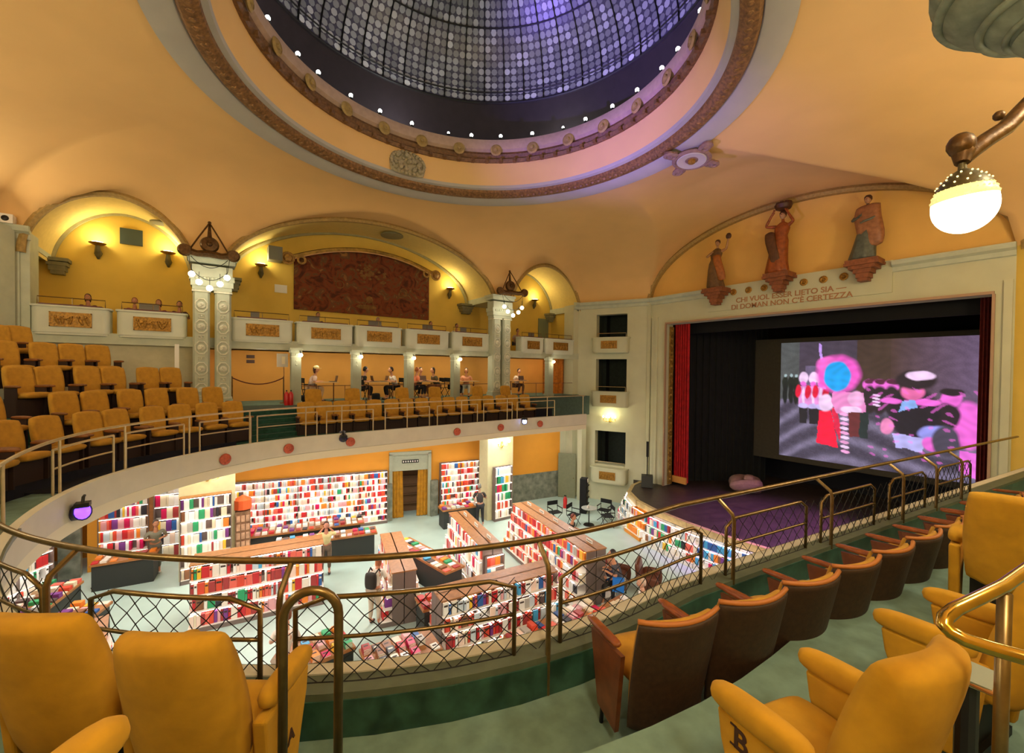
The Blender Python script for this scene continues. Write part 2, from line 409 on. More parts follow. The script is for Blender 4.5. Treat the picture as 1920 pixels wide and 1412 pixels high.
# ------------------------------------------------------------------ walls of the hall
def wall_pieces(mb, a, b, t, z0, z1, holes):
    """wall from plan point a to b (thickness t to the left), rectangular holes (u0,u1,z0,z1)"""
    a = Vector(a); b = Vector(b); L = (b-a).length; d = (b-a)/L
    us = sorted({0, L} | {h[0] for h in holes} | {h[1] for h in holes})
    for u0, u1 in zip(us, us[1:]):
        if u1-u0 < 1e-4: continue
        zz = z0
        for h in sorted([h for h in holes if h[0] <= u0+1e-6 and h[1] >= u1-1e-6], key=lambda h: h[2]):
            if h[2] > zz: mb.span(a+d*u0, a+d*u1, zz, h[2], t)
            zz = h[3]
        if zz < z1: mb.span(a+d*u0, a+d*u1, zz, z1, t)
UO0, UO1 = 0.97, 2.53
HOLES = [(UO0, UO1, 3.25, 4.95), (UO0, UO1, 6.95, 8.6), (UO0, UO1, 9.7, 10.86)]
def bay(name, a, b, label):
    mb = MB(); wall_pieces(mb, a, b, 0.35, 1.2, CORN, HOLES if 'stage_left' in name else []); struct(name, mb, WALLW, label=label)
mb = MB(); wall_pieces(mb, BAY0, BAY1, 0.5, 1.2, CORN, HOLES)
struct('wall_bay', mb, WALLW, label='pale chamfered bay wall with three box openings left of the stage')
bd = (Vector(BAY1)-Vector(BAY0)).normalized(); bn = Vector((bd.y, -bd.x))*-1; inn = Vector((-bd.y, bd.x))*-1
def bayp(u, off=0.0): v = Vector(BAY0)+bd*u+inn*off; return v      # off>0 towards the hall
if (Vector((8, 8))-Vector(BAY0)).dot(inn) < 0: inn = -inn
# dark rooms behind the openings
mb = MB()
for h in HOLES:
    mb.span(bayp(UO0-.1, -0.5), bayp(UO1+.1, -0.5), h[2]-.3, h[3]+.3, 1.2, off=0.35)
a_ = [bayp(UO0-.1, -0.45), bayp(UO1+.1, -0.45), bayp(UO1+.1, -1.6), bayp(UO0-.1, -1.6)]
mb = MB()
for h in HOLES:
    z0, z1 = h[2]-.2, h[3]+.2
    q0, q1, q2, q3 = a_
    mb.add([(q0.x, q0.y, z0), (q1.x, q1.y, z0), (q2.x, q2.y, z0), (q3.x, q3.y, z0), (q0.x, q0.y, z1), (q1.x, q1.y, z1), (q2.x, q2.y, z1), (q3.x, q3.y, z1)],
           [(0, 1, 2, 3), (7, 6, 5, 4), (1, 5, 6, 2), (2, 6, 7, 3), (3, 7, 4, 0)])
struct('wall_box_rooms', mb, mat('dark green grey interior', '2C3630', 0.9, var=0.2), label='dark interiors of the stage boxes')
# cornices
def cornice(pts, z, name, label, inward=1, m_=STONE):
    mb = MB()
    prof = [(0.02, -0.3), (0.06, -0.28), (0.08, -0.16), (0.2, -0.1), (0.24, -0.02), (0.24, 0.03), (0.0, 0.06)]
    P = [Vector(p) for p in pts]
    for i in range(len(P)-1):
        a, b = P[i], P[i+1]; d = (b-a).normalized(); nn = Vector((-d.y, d.x))*inward
        def off(p, prev, nxt, r):
            if prev is None or nxt is None: return p+nn*r
            d1 = (p-prev).normalized(); d2 = (nxt-p).normalized(); n1 = Vector((-d1.y, d1.x)); n2 = Vector((-d2.y, d2.x)); q = (n1+n2).normalized(); return p+q*(r/max(.3, q.dot(n1)))*inward
        A = [off(a, P[i-1] if i else None, b, r) for r, h in prof]; Bq = [off(b, a, P[i+2] if i+2 < len(P) else None, r) for r, h in prof]
        mb.add([(q.x, q.y, z+h) for q, (r, h) in zip(A, prof)]+[(q.x, q.y, z+h) for q, (r, h) in zip(Bq, prof)], [(k, k+1, len(prof)+k+1, len(prof)+k) for k in range(len(prof)-1)]+[tuple(range(len(prof))), tuple(range(2*len(prof)-1, len(prof)-1, -1))])
    return struct(name, mb, m_, label=label)
cornice([(17.4, 9.9), BAY1, BAY0, (15.45, 16.2)], CORN+.05, 'trim_7', 'pale moulded cornice over the bay beside the stage', 1)
cornice([(17.4, 1.5), (17.4, 4.0)], CORN+.05, 'trim_8', 'pale moulded cornice right of the proscenium inscription', 1)
cornice([(-3.68, 16.2), RB1, RB0], CORN+.05, 'trim_9', 'pale moulded cornice on the pier at the left edge', 1)
# piers at the corners
mb = MB(); mb.box((15.62, 16.55, 8.7), (0.36, 0.7, 5.4)); mb.box((15.62, 16.55, 3.4), (0.36, 0.7, 4.4)); struct('wall_pier_right', mb, WALLW, label='pale corner pier between the gallery and the stage bay')
mb = MB(); mb.box((-3.98, 16.55, 8.7), (0.54, 0.7, 5.4)); mb.box((-4.0, 16.2, 8.7), (0.24, 0.1, 5.3)); struct('wall_pier_left', mb, STONE, label='pale grey pier at the left edge of the gallery')
mb = MB(); mb.span(RB0, RB1, 5.0, CORN, -0.35); mb.span((XR, 1.5), RB0, 5.0, CORN, -0.3)
struct('wall_rear', mb, STONE, label='pale grey rear wall behind the tiers')
mb = MB(); mb.box((5.8, YN-.15, 8.7), (24, 0.3, 9.0)); mb.span(NB1, NB0, 1.0, 12, 0.3, -0.3); mb.span((XR, 1.5), (RB1[0], YN), 4.0, 12, 0.3)
struct('wall_near', mb, NICHE, label='ochre wall of the near side behind the viewer')
mb = MB()
for a0, a1, zs, zc in ARCHES:
    pts = [(a0+(a1-a0)*i/30, arch(a0+(a1-a0)*i/30, a0, a1, zs, zc)) for i in range(31)]
    mb.add([(x, YN, z+.02) for x, z in pts]+[(x, YN, 10.9) for x, z in pts], [(i, i+1, 32+i, 31+i) for i in range(30)])
struct('wall_near_arches', mb, NICHE, label='ochre lunettes of the near side')
# proscenium wall
mb = MB(); wall_pieces(mb, (XS, 1.5), (XS, 12.95), -0.5, 1.2, CORN, [(0.4, 10.54, 2.45, 10.2)])
struct('wall_stage', mb, WALLW, label='pale proscenium wall framing the stage')
mb = MB()
pts = [(SARCH[0]+(SARCH[1]-SARCH[0])*i/50, arch(SARCH[0]+(SARCH[1]-SARCH[0])*i/50, *SARCH, 2.0)) for i in range(51)]
mb.add([(XS+.12, y, z+.1) for y, z in pts]+[(XS+.12, y, 11.2) for y, z in pts], [(i, i+1, 52+i, 51+i) for i in range(50)])
struct('wall_lunette', mb, mat('lunette plaster', 'E6B763', 0.85, var=0.06, scale=1), label='yellow lunette above the proscenium')
def arch_band(mb, pts, fn, w_, d_):
    """pts: list of (s,z) along arch; fn(s, z, depth) -> 3D; band of width w_ outside the curve"""
    n = len(pts); O = []
    for i in range(n):
        a = Vector(pts[max(0, i-1)]); b = Vector(pts[min(n-1, i+1)]); t = (b-a).normalized(); nn = Vector((-t.y, t.x)); 
        if nn.y < 0 and abs(nn.y) > abs(nn.x): nn = -nn
        O.append(Vector(pts[i])+nn*w_)
    R0 = [fn(s, z, 0) for s, z in pts]; R1 = [fn(p.x, p.y, 0) for p in O]; F0 = [fn(s, z, d_) for s, z in pts]; F1 = [fn(p.x, p.y, d_) for p in O]
    Fm = [(a+b)/2 for a, b in zip([fn(s, z, d_*1.35) for s, z in pts], [fn(p.x, p.y, d_*1.35) for p in O])]
    mb.quadstrip(R0, F0); mb.quadstrip(F0, Fm); mb.quadstrip(Fm, F1); mb.quadstrip(F1, R1)
mb = MB(); pts = [(SARCH[0]+(SARCH[1]-SARCH[0])*(0.5-0.5*cos(pi*i/60)), 0) for i in range(61)]
pts = [(s, arch(s, *SARCH, 2.0)) for s, _ in pts]
arch_band(mb, [(s, z-.2) for s, z in pts], lambda s, z, d: Vector((XS+.12-d, s, z)), 0.2, 0.2)
struct('trim_10', mb, TRIM, smooth=True, label='olive ochre arch moulding over the proscenium lunette')
for k, (a0, a1, zs, zc) in enumerate(ARCHES):
    pts = [a0+(a1-a0)*(0.5-0.5*cos(pi*i/50)) for i in range(51)]; pts = [(s, arch(s, a0, a1, zs, zc)) for s in pts]
    mb = MB(); arch_band(mb, [(s, z-.15) for s, z in pts], lambda s, z, d: Vector((s, YW+.04-d, z)), 0.16, 0.12)
    struct(f'trim_{11+k}', mb, TRIM, smooth=True, label=('olive arch moulding over the left niche', 'olive arch moulding over the wide middle niche', 'olive arch moulding over the small right niche')[k])
    mb = MB(); F = [Vector((s, YW, z)) for s, z in pts]; Bk = [Vector((s, 18.42, z)) for s, z in pts]; mb.quadstrip(F, Bk)
    struct(('ceiling_left_niche', 'ceiling_middle_niche', 'ceiling_right_niche')[k], mb, mat('pale yellow vault', 'E2C878', 0.85, var=0.05), smooth='all', label=('pale yellow barrel vault of the left niche', 'pale yellow barrel vault of the wide middle niche', 'pale yellow barrel vault of the right niche')[k])
    mb = MB(); c = (a0+a1)/2; q = [((s-c)*0.96+c, z-0.06 if i not in (0, 50) else z) for i, (s, z) in enumerate(pts)]
    arch_band(mb, q, lambda s, z, d: Vector((s, 18.38-d, z)), 0.14, 0.06)
    struct(f'trim_{14+k}', mb, mat('grey olive rib', '9C9468', 0.7, var=0.1), smooth=True, label=('rib on the back wall of the left niche', 'rib on the back wall of the wide middle niche', 'rib on the back wall of the right niche')[k])
# arcade soffits between niches, gallery walls and slabs
mb = MB()
for x0, x1 in ((-0.44, 0.52), (10.43, 11.52), (-4.4, -3.76), (15.7, 16.2)): mb.box(((x0+x1)/2, 17.3, 11.25), (x1-x0, 2.2, 0.3))
struct('ceiling_ribs', mb, STONE, label='grey soffits between the gallery niches')
mb = MB(); mb.box((5.8, 18.55, 11.2), (21, 0.3, 5.2)); struct('wall_gallery_back', mb, NICHE, label='ochre back wall of the upper gallery')
mb = MB(); mb.box((6.0, 17.35, 8.76), (20.6, 2.1, 0.24)); struct('floor_gallery', mb, STONE, label='upper gallery floor slab')
mb = MB(); mb.box((7.95, 18.55, 7.3), (16.3, 0.3, 2.9)); mb.box((-.15, 17.5, 7.6), (.12, 2.0, 2.2)); struct('wall_arcade_back', mb, ORANGE2, label='light orange back wall of the middle arcade')
mb = MB(); mb.box((15.9, 17.6, 8.7), (0.2, 2.6, 5.2)); mb.box((-4.2, 17.6, 9.4), (0.2, 2.6, 4.8)); struct('wall_gallery_ends', mb, NICHE, label='end walls of the galleries')
mb = MB(); mb.box((-2.0, 16.45, 7.4), (3.9, 0.3, 2.8)); struct('wall_left_lower', mb, mat('greyish pale wall', 'B9B294', 0.8, var=0.06), label='pale wall under the left gallery boxes')  # greyish-white paint of the plain wall
mb = MB(); mb.box((7.9, 17.4, 6.6), (16.3, 2.5, 0.3)); struct('floor_arcade', mb, TEAL, label='teal carpet of the middle arcade')
for k, (px, py) in enumerate(((268, 470), (110, 510), (895, 565), (810, 470), (1020, 590))):
    x = (-3.6, 0, 10.2, 0.75, 12.25)[k] if k != 1 else 15.55
    mb = MB(); s = 0.5 if k in (2,) else 0.34
    for i, (w2, h) in enumerate(((1, .1), (.85, .1), (.7, .16), (.55, .12))): mb.box((x, 18.2, 11.1-.12*i), (s*w2*1.5, 0.45*w2, h))
    struct(f'trim_{20+k}', mb, mat('corbel stone', '7F7A58', 0.7, var=0.15), label=f'stepped grey corbel on the gallery back wall, {("beside the left pier", "by the right pier", "left of the right columns", "right of the left columns", "right of the right columns")[k]}')
# small wall details in the niches
def panel(name, label, cat, c, d, m_, rz=0):
    mb = MB(); mb.box(c, d, rz); return tag(obj(name, mb, m_), label, cat)
panel('wall_panel', 'dark square panel high on the wall of the left niche', 'panel', (-1.98, 18.36, 12.13), (0.55, 0.06, 0.5), mat('dark green panel', '39443A', 0.6))
panel('notice_board', 'white notice sheet on the wall left of the tapestry', 'notice', (2.28, 18.37, 10.98), (0.42, 0.03, 0.3), mat('grey white sheet', 'DDDDD6', 0.6))
panel('speaker_box', 'grey box speaker on the wall at the upper left of the tapestry', 'speaker', (2.05, 18.15, 12.2), (0.45, 0.5, 0.5), mat('grey speaker', '6E716A', 0.6))
panel('gallery_door', 'grey green door in the right niche of the upper gallery', 'door', (15.2, 18.36, 9.9), (0.7, 0.06, 1.9), mat('grey green door', '71795F', 0.6))
for x, z, w2 in ((-1.2, 12.9, 0.5), (6.2, 13.45, 0.9)):
    mb = MB(); mb.lathe([(w2/2, 0), (w2/2, -.05), (w2/3, -.06), (1e-5, -.04)], 20, (x, 17.3, far_z(x)-.02)); tag(obj('vault_grille', mb, mat('grille', '8C8660', 0.7), None, True), 'small round grille in the vault of the left niche' if x < 0 else 'long oval grille in the vault of the middle niche', 'grille')

# ------------------------------------------------------------------ horseshoe balcony
HC = (3.0, 7.25)
def hs(s, off=0.0):
    """s<0: far straight side (x = 3 - s ... ), 0..1 arc, >1 near straight; returns plan point at distance off outside the rail line"""
    if s < 0: x = 3-s*10; return Vector((x, HC[1]+4.95+min(.4, .06*(x-3))+off))
    if s <= 1:
        a = pi/2+pi*s; return Vector((HC[0]+(4.88+off)*cos(a), HC[1]+(4.95+off)*sin(a)))
    x = 3+(s-1)*10; return Vector((x, HC[1]-4.95-.125*max(0, x-3.6)-off))
def dz(p):  # the near side of the balcony lies a little lower
    t = min(1, max(0, (p.y-4.5)/5)); t = t*t*(3-2*t); return -0.22*(1-t)
def srange(s0, s1, step=0.02): n = max(2, int(abs(s1-s0)/step)+1); return [s0+(s1-s0)*i/n for i in range(n+1)]
def band(mb, ss, prof, flat=True, caps=True):
    """closed profile [(off,z)] swept along the horseshoe"""
    k = len(prof); rows_ = []
    for s in ss:
        r = []
        for o, z in prof: p = hs(s, o); r.append((p.x, p.y, z+dz(hs(s))))
        rows_.append(r)
    vs = [v for r in rows_ for v in r]
    fs = [(i*k+j, i*k+(j+1) % k, (i+1)*k+(j+1) % k, (i+1)*k+j) for i in range(len(ss)-1) for j in range(k)]
    if caps: fs += [tuple(range(k)), tuple(range(len(vs)-1, len(vs)-k-1, -1))]
    mb.add(vs, fs)
SA, SZ = -0.97, 2.3
ALL = srange(SA, 0, 0.05)+srange(0.01, 0.99, 0.0125)+srange(1.0, SZ, 0.05)
mb = MB(); band(mb, ALL, [(-0.12, 5.80), (-0.12, 6.22), (-0.02, 6.22), (-0.02, 5.80)])
struct('trim_30', mb, mat('cream balcony fascia', 'C6C0AE', 0.7, var=0.06, scale=3), smooth=True, label='cream curved balcony front under the rails')
mb = MB(); band(mb, srange(.5, SZ, .02), [(-0.14, 6.16), (-0.14, 6.21), (0.15, 6.21), (0.15, 6.16)])
struct('trim_31', mb, KERB, smooth=True, label='grey stone coping along the balcony front')
mb = MB(); band(mb, srange(0.5, SZ, .03), [(-.02, 5.9), (-.02, 6.165), (0.16, 6.165), (0.16, 5.9)])
struct('trim_32', mb, MARBLE, smooth=True, label='green marble face of the near balcony kerb')
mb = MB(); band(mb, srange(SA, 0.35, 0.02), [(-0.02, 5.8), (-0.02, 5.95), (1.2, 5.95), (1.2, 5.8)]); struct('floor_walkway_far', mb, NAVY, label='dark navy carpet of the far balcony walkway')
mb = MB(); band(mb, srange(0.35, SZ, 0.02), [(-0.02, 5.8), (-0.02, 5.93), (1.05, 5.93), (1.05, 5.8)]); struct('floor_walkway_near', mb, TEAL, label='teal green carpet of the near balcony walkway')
mb = MB(); band(mb, ALL, [(-0.1, 5.6), (-0.1, 5.79), (6.5, 5.79), (6.5, 5.6)]); struct('ceiling_stalls', mb, mat('stalls soffit', 'D8CFB4', 0.8), label='pale soffit under the balcony')
# tiers: (name, s-range, [(off0, off1, z)])
def tier(name, s0, s1, o0, o1, z, m_, label, th=0.9):
    th = z-5.81
    mb = MB(); ss = srange(s0, s1, 0.02); band(mb, ss, [(o0, z-th), (o0, z), (o1, z), (o1, z-th)]); struct(name, mb, m_, label=label)
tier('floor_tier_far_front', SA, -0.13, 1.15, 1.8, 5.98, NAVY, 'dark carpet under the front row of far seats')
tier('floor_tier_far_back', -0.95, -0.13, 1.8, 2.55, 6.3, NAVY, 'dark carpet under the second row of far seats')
tier('floor_aisle_far', -1.26, 0.2, 2.55, 4.4, 6.74, mat('dark grey green carpet', '3A4A40', .95, var=.2), 'teal carpet aisle behind the far seats', 0.6)
for i, (o0, o1, z) in enumerate(((1.15, 1.75, 6.1), (1.75, 2.6, 6.45), (2.6, 3.4, 6.95), (3.4, 4.2, 7.5), (4.2, 5.4, 7.88))):
    tier('floor_tier_rear_'+ORD[i], (0.13, .13, .2, .285, .33)[i], 0.53, o0, o1, z, TEALD if i else NAVY, f'dark stepped floor of the rear tiers, {ORD[i]} step')
for i in range(7):   # far stairs
    mb = MB(); ss = srange(-.13, .13, .02); band(mb, ss, [(1.15+.2*i, 5.96), (1.15+.2*i, 6.06+.11*i), (1.37+.2*i, 6.06+.11*i), (1.37+.2*i, 5.96)]); struct(f'floor_stair_{ORD[i]}', mb, TEALD, label=f'teal carpeted stair step beside the rear seats, {ORD[i]} from the bottom')
def nearoff(px, py, z): p = atz(px, py, z); return p
tier('floor_tier_near', 0.62, SZ, 1.05, 2.3, 6.37, TEAL, 'teal green carpet step under the armchairs', 0.9)
tier('floor_tier_near_back', 0.55, 1.9, 2.25, 4.2, 6.62, TEAL, 'teal green carpet of the upper near step', 0.9)
# terracotta masks on the fascia
mk = MB(); mk.lathe([(0.11, 0), (0.125, .03), (0.12, .06), (0.05, .09), (1e-5, .1)], 14); 
for x in (-.05, .05): mk.ball((x, .03, .08), 0.03, 6)
mk.box((0, -.06, .08), (.09, .03, .04)); mkme = mk.mesh('fascia_mask', TERRA, True)
for k, (px, py) in enumerate(((420, 856), (541, 836), (656, 825), (856, 811), (938, 805), (1012, 800))):
    r = ray(px, py); best = min(srange(-1.1, 0.3, .002), key=lambda s: abs(proj((*hs(s, -.13), 6.0))[0]-px))
    p = hs(best, -0.13); q = hs(best, -1); n_ = (q-p).normalized()
    o = link('fascia_mask', mkme, None, (p.x, p.y, 5.98)); o.rotation_euler = (Matrix((Vector((n_.y, -n_.x, 0))*-1, Vector((0, 0, 1)), Vector((n_.x, n_.y, 0)))).transposed()).to_euler()
    tag(o, f'terracotta mask on the cream balcony front, {ORD[k]} from the left', 'mask', 'terracotta masks on the balcony front')

# ---- rails
def rail_path(s0, s1, off, z, step=0.01): return [(p.x, p.y, z+dz(hs(s))) for s in srange(s0, s1, step) for p in [hs(s, off)]]
def s_at_px(px, off, z, s0, s1):
    return min(srange(s0, s1, .002), key=lambda s: abs(proj((*hs(s, off), z+dz(hs(s))))[0]-px) if proj((*hs(s, off), z))[2] > 0.3 else 1e9)
t = thing('handrail', 'long pale handrail following the far curve of the balcony', 'handrail', (0, 0, 0))
mb = MB(); mb.tube(rail_path(SA, 0.53, 0.0, 6.97), 0.022, 6); obj('rail', mb, BRASSP, t)
for i, s in enumerate(srange(SA+.01, 0.0, .24)+srange(0.06, .5, 0.09)):
    p = hs(s, 0.0); mb = MB(); mb.tube([(p.x, p.y, 6.15+dz(p)), (p.x, p.y, 6.97+dz(p))], 0.018, 6); obj('post', mb, BRASSP, t)
far_panels = [(613, 700), (722, 805), (820, 895), (907, 960), (970, 1040), (483, 595), (375, 470), (235, 345), (98, 212)]
for k, (a, b) in enumerate(sorted(far_panels)):
    hi = .42 if a > 90 else .5
    s0 = s_at_px(a, 0.06, 6.8, -1.25, .42); s1 = s_at_px(b, 0.06, 6.8, -1.25, .42)
    t = thing('guard_rail', f'pale two-bar guard rail panel on the far balcony edge, {ORD[k]} from the left', 'guard rail', (0, 0, 0), 0, 'far guard rail panels')
    mb = MB(); z1 = 6.82; mb.tube(rail_path(s0, s1, 0.06, z1), 0.018, 6); obj('top_bar', mb, BRASSP, t)
    mb = MB(); mb.tube(rail_path(s0, s1, 0.06, 6.55), 0.014, 6); obj('lower_bar', mb, BRASSP, t)
    for s in (s0, s1): p = hs(s, 0.06); mb = MB(); mb.tube([(p.x, p.y, 6.18+dz(p)), (p.x, p.y, z1+dz(p))], 0.018, 6); obj('post', mb, BRASSP, t)
# near handrail: nearest things, brass
t = thing('handrail', 'long brass handrail sweeping across the near balcony edge above the net', 'handrail', (0, 0, 0))
mb = MB(); mb.tube(rail_path(0.62, 2.05, -0.02, 6.97, 0.008), 0.0215, 10); obj('rail', mb, BRASS, t, smooth='all')
for px in (92, 527, 1027, 1372, 1555, 1690, 1752, 1800):
    s = s_at_px(px, 0.12, 6.5, .6, 2.1); p = hs(s, 0.14); q = hs(s, -0.02); d_ = dz(q)
    mb = MB(); zb = 5.93 if px > 1000 else 6.1
    mb.tube([(p.x, p.y, zb+d_), (p.x, p.y, 6.78+d_), (p.x*.9+q.x*.1, p.y*.9+q.y*.1, 6.84+d_), (q.x, q.y, 6.955+d_)], 0.019, 8); obj('post', mb, BRASS, t, smooth=True)
panels = [(0.60, s_at_px(78, 0.05, 6.7, .6, 1.2)), (s_at_px(168, .05, 6.7, .6, 1.2), s_at_px(486, .05, 6.7, .6, 1.3)), (s_at_px(556, .05, 6.7, .6, 1.3), s_at_px(968, .05, 6.7, .6, 1.5)),
          (s_at_px(1050, .05, 6.7, .6, 1.5), s_at_px(1315, .05, 6.7, .6, 1.8)), (s_at_px(1362, .05, 6.7, 1, 1.8), s_at_px(1512, .05, 6.7, 1, 1.9)), (s_at_px(1540, .05, 6.7, 1, 1.9), s_at_px(1640, .05, 6.7, 1, 2.1)),
          (s_at_px(1668, .05, 6.7, 1, 1.9), s_at_px(1735, .05, 6.7, 1, 2.1)), (s_at_px(1758, .05, 6.7, 1, 1.9), s_at_px(1820, .05, 6.7, 1, 2.2))]
where = ['at the far left edge', 'left of the brass hoop', 'right behind the brass hoop', 'in front of the first brown-backed seat', 'in front of the third brown-backed seat', 'in front of the fifth brown-backed seat', 'before the violet-lit stage floor', 'nearest the stage']
def bez(s0, s1, off, z): return rail_path(s0, s1, off, z, 0.008)
for k, (s0, s1) in enumerate(panels):
    t = thing('guard_rail', f'brass guard rail panel with two bars, {where[k]}', 'guard rail', (0, 0, 0), 0, 'near guard rail panels')
    zt, zl = 6.76, 6.50
    e = 0.012
    P = rail_path(s0+e, s1-e, 0.05, zt, 0.008); a = hs(s0, .05); b = hs(s1, .05); da, db = dz(a), dz(b)
    full = [(a.x, a.y, 6.18+da), (a.x, a.y, zt-.07+da)]+[P[0]]+P[1:-1]+[P[-1]]+[(b.x, b.y, zt-.07+db), (b.x, b.y, 6.18+db)]
    mb = MB(); mb.tube(full, 0.016, 8); obj('frame_tube', mb, BRASS, t, smooth='all')
    mb = MB(); mb.tube(rail_path(s0, s1, 0.05, zl, .008), 0.013, 8); obj('lower_bar', mb, BRASS, t, smooth='all')
    # net
    mb = MB(); L = sum((hs(s0+(s1-s0)*(i+1)/20)-hs(s0+(s1-s0)*i/20)).length for i in range(20)); H = zt-6.2; cell = 0.07 if k < 4 else .09; nc = max(2, round(L/cell)); nr = max(3, round(H/cell))
    def node(i, j):
        f = i/nc; p = hs(s0+(s1-s0)*min(1, max(0, f)), 0.05); jit = 0.008 if 0 < i < nc else 0
        sag = 0.02*sin(i*1.7+j*2.3+k)
        return Vector((p.x+jit*sin(i*7.1+j*3), p.y, 6.2+H*j/nr+dz(p)+(sag*0.6 if 0 < j < nr else 0)))
    for i in range(nc):
        for j in range(nr):
            if (i+j) % 2 == 0: a_, b_ = node(i, j), node(i+1, j+1)
            else: a_, b_ = node(i+1, j), node(i, j+1)
            mb.tube([a_, b_], 0.0035 if k < 5 else .0045, 4, cap=False)
            if j and (i+j) % 2 == 0: mb.ball(a_, 0.0055, 4)
    mb.tube([node(i, 0)+Vector((0, 0, .01)) for i in range(nc+1)], 0.006, 4)
    tag(obj('safety_net', mb, ROPE), f'black diamond-mesh cord net hung in the guard rail {where[k]}', 'net', 'cord nets of the near guard rails')
# gap nets between the panels
for k in range(len(panels)-1):
    s0, s1 = panels[k][1], panels[k+1][0]
    if s1-s0 < 0.004: continue
    mb = MB(); L = (hs(s1)-hs(s0)).length; nc = max(1, round(L/0.09)); nr = 6; H = .54
    for i in range(nc):
        for j in range(nr):
            f0, f1 = i/nc, (i+1)/nc; p = hs(s0+(s1-s0)*f0, .05); q = hs(s0+(s1-s0)*f1, .05)
            a_, b_ = ((p, j), (q, j+1)) if (i+j) % 2 == 0 else ((q, j), (p, j+1))
            mb.tube([(a_[0].x, a_[0].y, 6.2+H*a_[1]/nr+dz(p)), (b_[0].x, b_[0].y, 6.2+H*b_[1]/nr+dz(p))], 0.0028, 4, cap=False)
    tag(obj('net_strip', mb, ROPE), 'narrow strip of black cord net '+('left of the brass hoop', 'at the brass hoop', 'by the tall post before the first brown-backed seat', 'by the third brown-backed seat', 'by the fourth brown-backed seat', 'by the sixth brown-backed seat', 'near the stage end')[k], 'net', 'narrow net strips')
# brass hoop handrail on the near step
p0 = atz(527, 1390, 6.2); 
t = thing('hoop_rail', 'brass inverted-U grab rail standing on the teal step beside the yellow armchair', 'grab rail', (0, 0, 0))
dcam = 1.95
def at_d(px, py, d): return Vector((0, 0, E))+ray(px, py)*d
A_, B_ = at_d(530, 1392, 1.96), at_d(634, 1388, 2.02); zb = 6.15
top = at_d(583, 1103, 1.99).z
path = [(A_.x, A_.y, zb), (A_.x, A_.y, top-.13)]
for i in range(1, 12):
    a = pi*i/12; path.append((A_.x+(B_.x-A_.x)*(0.5-0.5*cos(a)), A_.y+(B_.y-A_.y)*(0.5-0.5*cos(a)), top-.13+.125*sin(a)))
path += [(B_.x, B_.y, top-.13), (B_.x, B_.y, zb)]
mb = MB(); mb.tube(path, 0.021, 12); obj('tube', mb, BRASS, t, smooth='all')
# brass rail at the right edge
t = thing('stair_rail', 'thick shiny brass rail bending round at the right edge of the photo', 'handrail', (0, 0, 0))
P = [at_d(1990, 1020, 1.35), at_d(1925, 1068, 1.25), at_d(1880, 1100, 1.17), at_d(1830, 1124, 1.12), at_d(1790, 1143, 1.09), at_d(1772, 1158, 1.07), at_d(1770, 1172, 1.06), at_d(1783, 1186, 1.05), at_d(1810, 1200, 1.03), at_d(1860, 1216, 1.0), at_d(1925, 1234, 0.96), at_d(2000, 1255, 0.93)]
mb = MB(); mb.tube(P, 0.0165, 14); obj('rail', mb, mat('polished brass', 'C2A04A', 0.16, 0.95, var=0.15, scale=12), t, smooth='all')
q = at_d(1884, 1112, 1.17); mb = MB(); mb.tube([q, (q.x-.015, q.y, 6.62)], 0.0155, 12); obj('post', mb, BRASS, t, smooth='all')

# ------------------------------------------------------------------ gallery boxes
def relief_panel(w_, h, seed):
    rr = random.Random(seed); mb = MB(); mb.box((0, 0.0, 0), (w_, 0.02, h))
    mb.box((0, -.012, h/2), (w_+.03, .02, .025)); mb.box((0, -.012, -h/2), (w_+.03, .02, .025))
    for sx in (-1, 1): mb.box((sx*w_/2, -.012, 0), (.025, .02, h+.03))
    for i in range(5):
        x = (i-2)*w_*0.19+rr.uniform(-.02, .02); a = rr.uniform(-.6, .6)
        mb.ball((x, -.02, h*.22+rr.uniform(-.03, .02)), h*.1, 6)
        mb.tube([(x, -.02, h*.12), (x+sin(a)*h*.2, -.025, -h*.1), (x+sin(a)*h*.5, -.02, -h*.36)], [h*.07, h*.11, h*.05], 6)
        mb.tube([(x, -.02, h*.08), (x+.18*h*(1, 1, -1, 1, -1)[i], -.03, h*.0), (x+.42*h*(1, 1, -1, 1, -1)[i], -.02, h*.14)], h*.045, 5)
    return mb
bx = [(-3.7, -2.2), (-2.06, -.5), (.6, 2.36), (2.49, 4.35), (4.43, 6.2), (6.37, 8.26), (8.41, 10.3), (12.05, 13.42), (13.5, 15.45)]
names = ['under the left niche, nearest the left pier', 'under the left niche, beside the left columns', 'just right of the left columns', 'under the left half of the tapestry', 'under the middle of the tapestry', 'under the right end of the tapestry', 'just left of the right columns', 'just right of the right columns', 'nearest the right corner pier']
def parapet(mb, x0, x1, y, z0, z1):
    n = 12; out = []; c = 0.14
    for (cx_, cy_, a0) in ((x0+c, y+c-.0, pi), (x1-c, y+c, 1.5*pi)):
        for i in range(7): a = a0+pi/2*i/6; out.append((cx_+c*cos(a), cy_+c*sin(a)))
    inn_ = [(x1-.1, y+.3), (x0+.1, y+.3)]
    mb.prism([(x0, y+.5)]+out+[(x1, y+.5), (x1-.08, y+.5), (x1-.08, y+.1), (x0+.08, y+.1), (x0+.08, y+.5)], z0, z1)
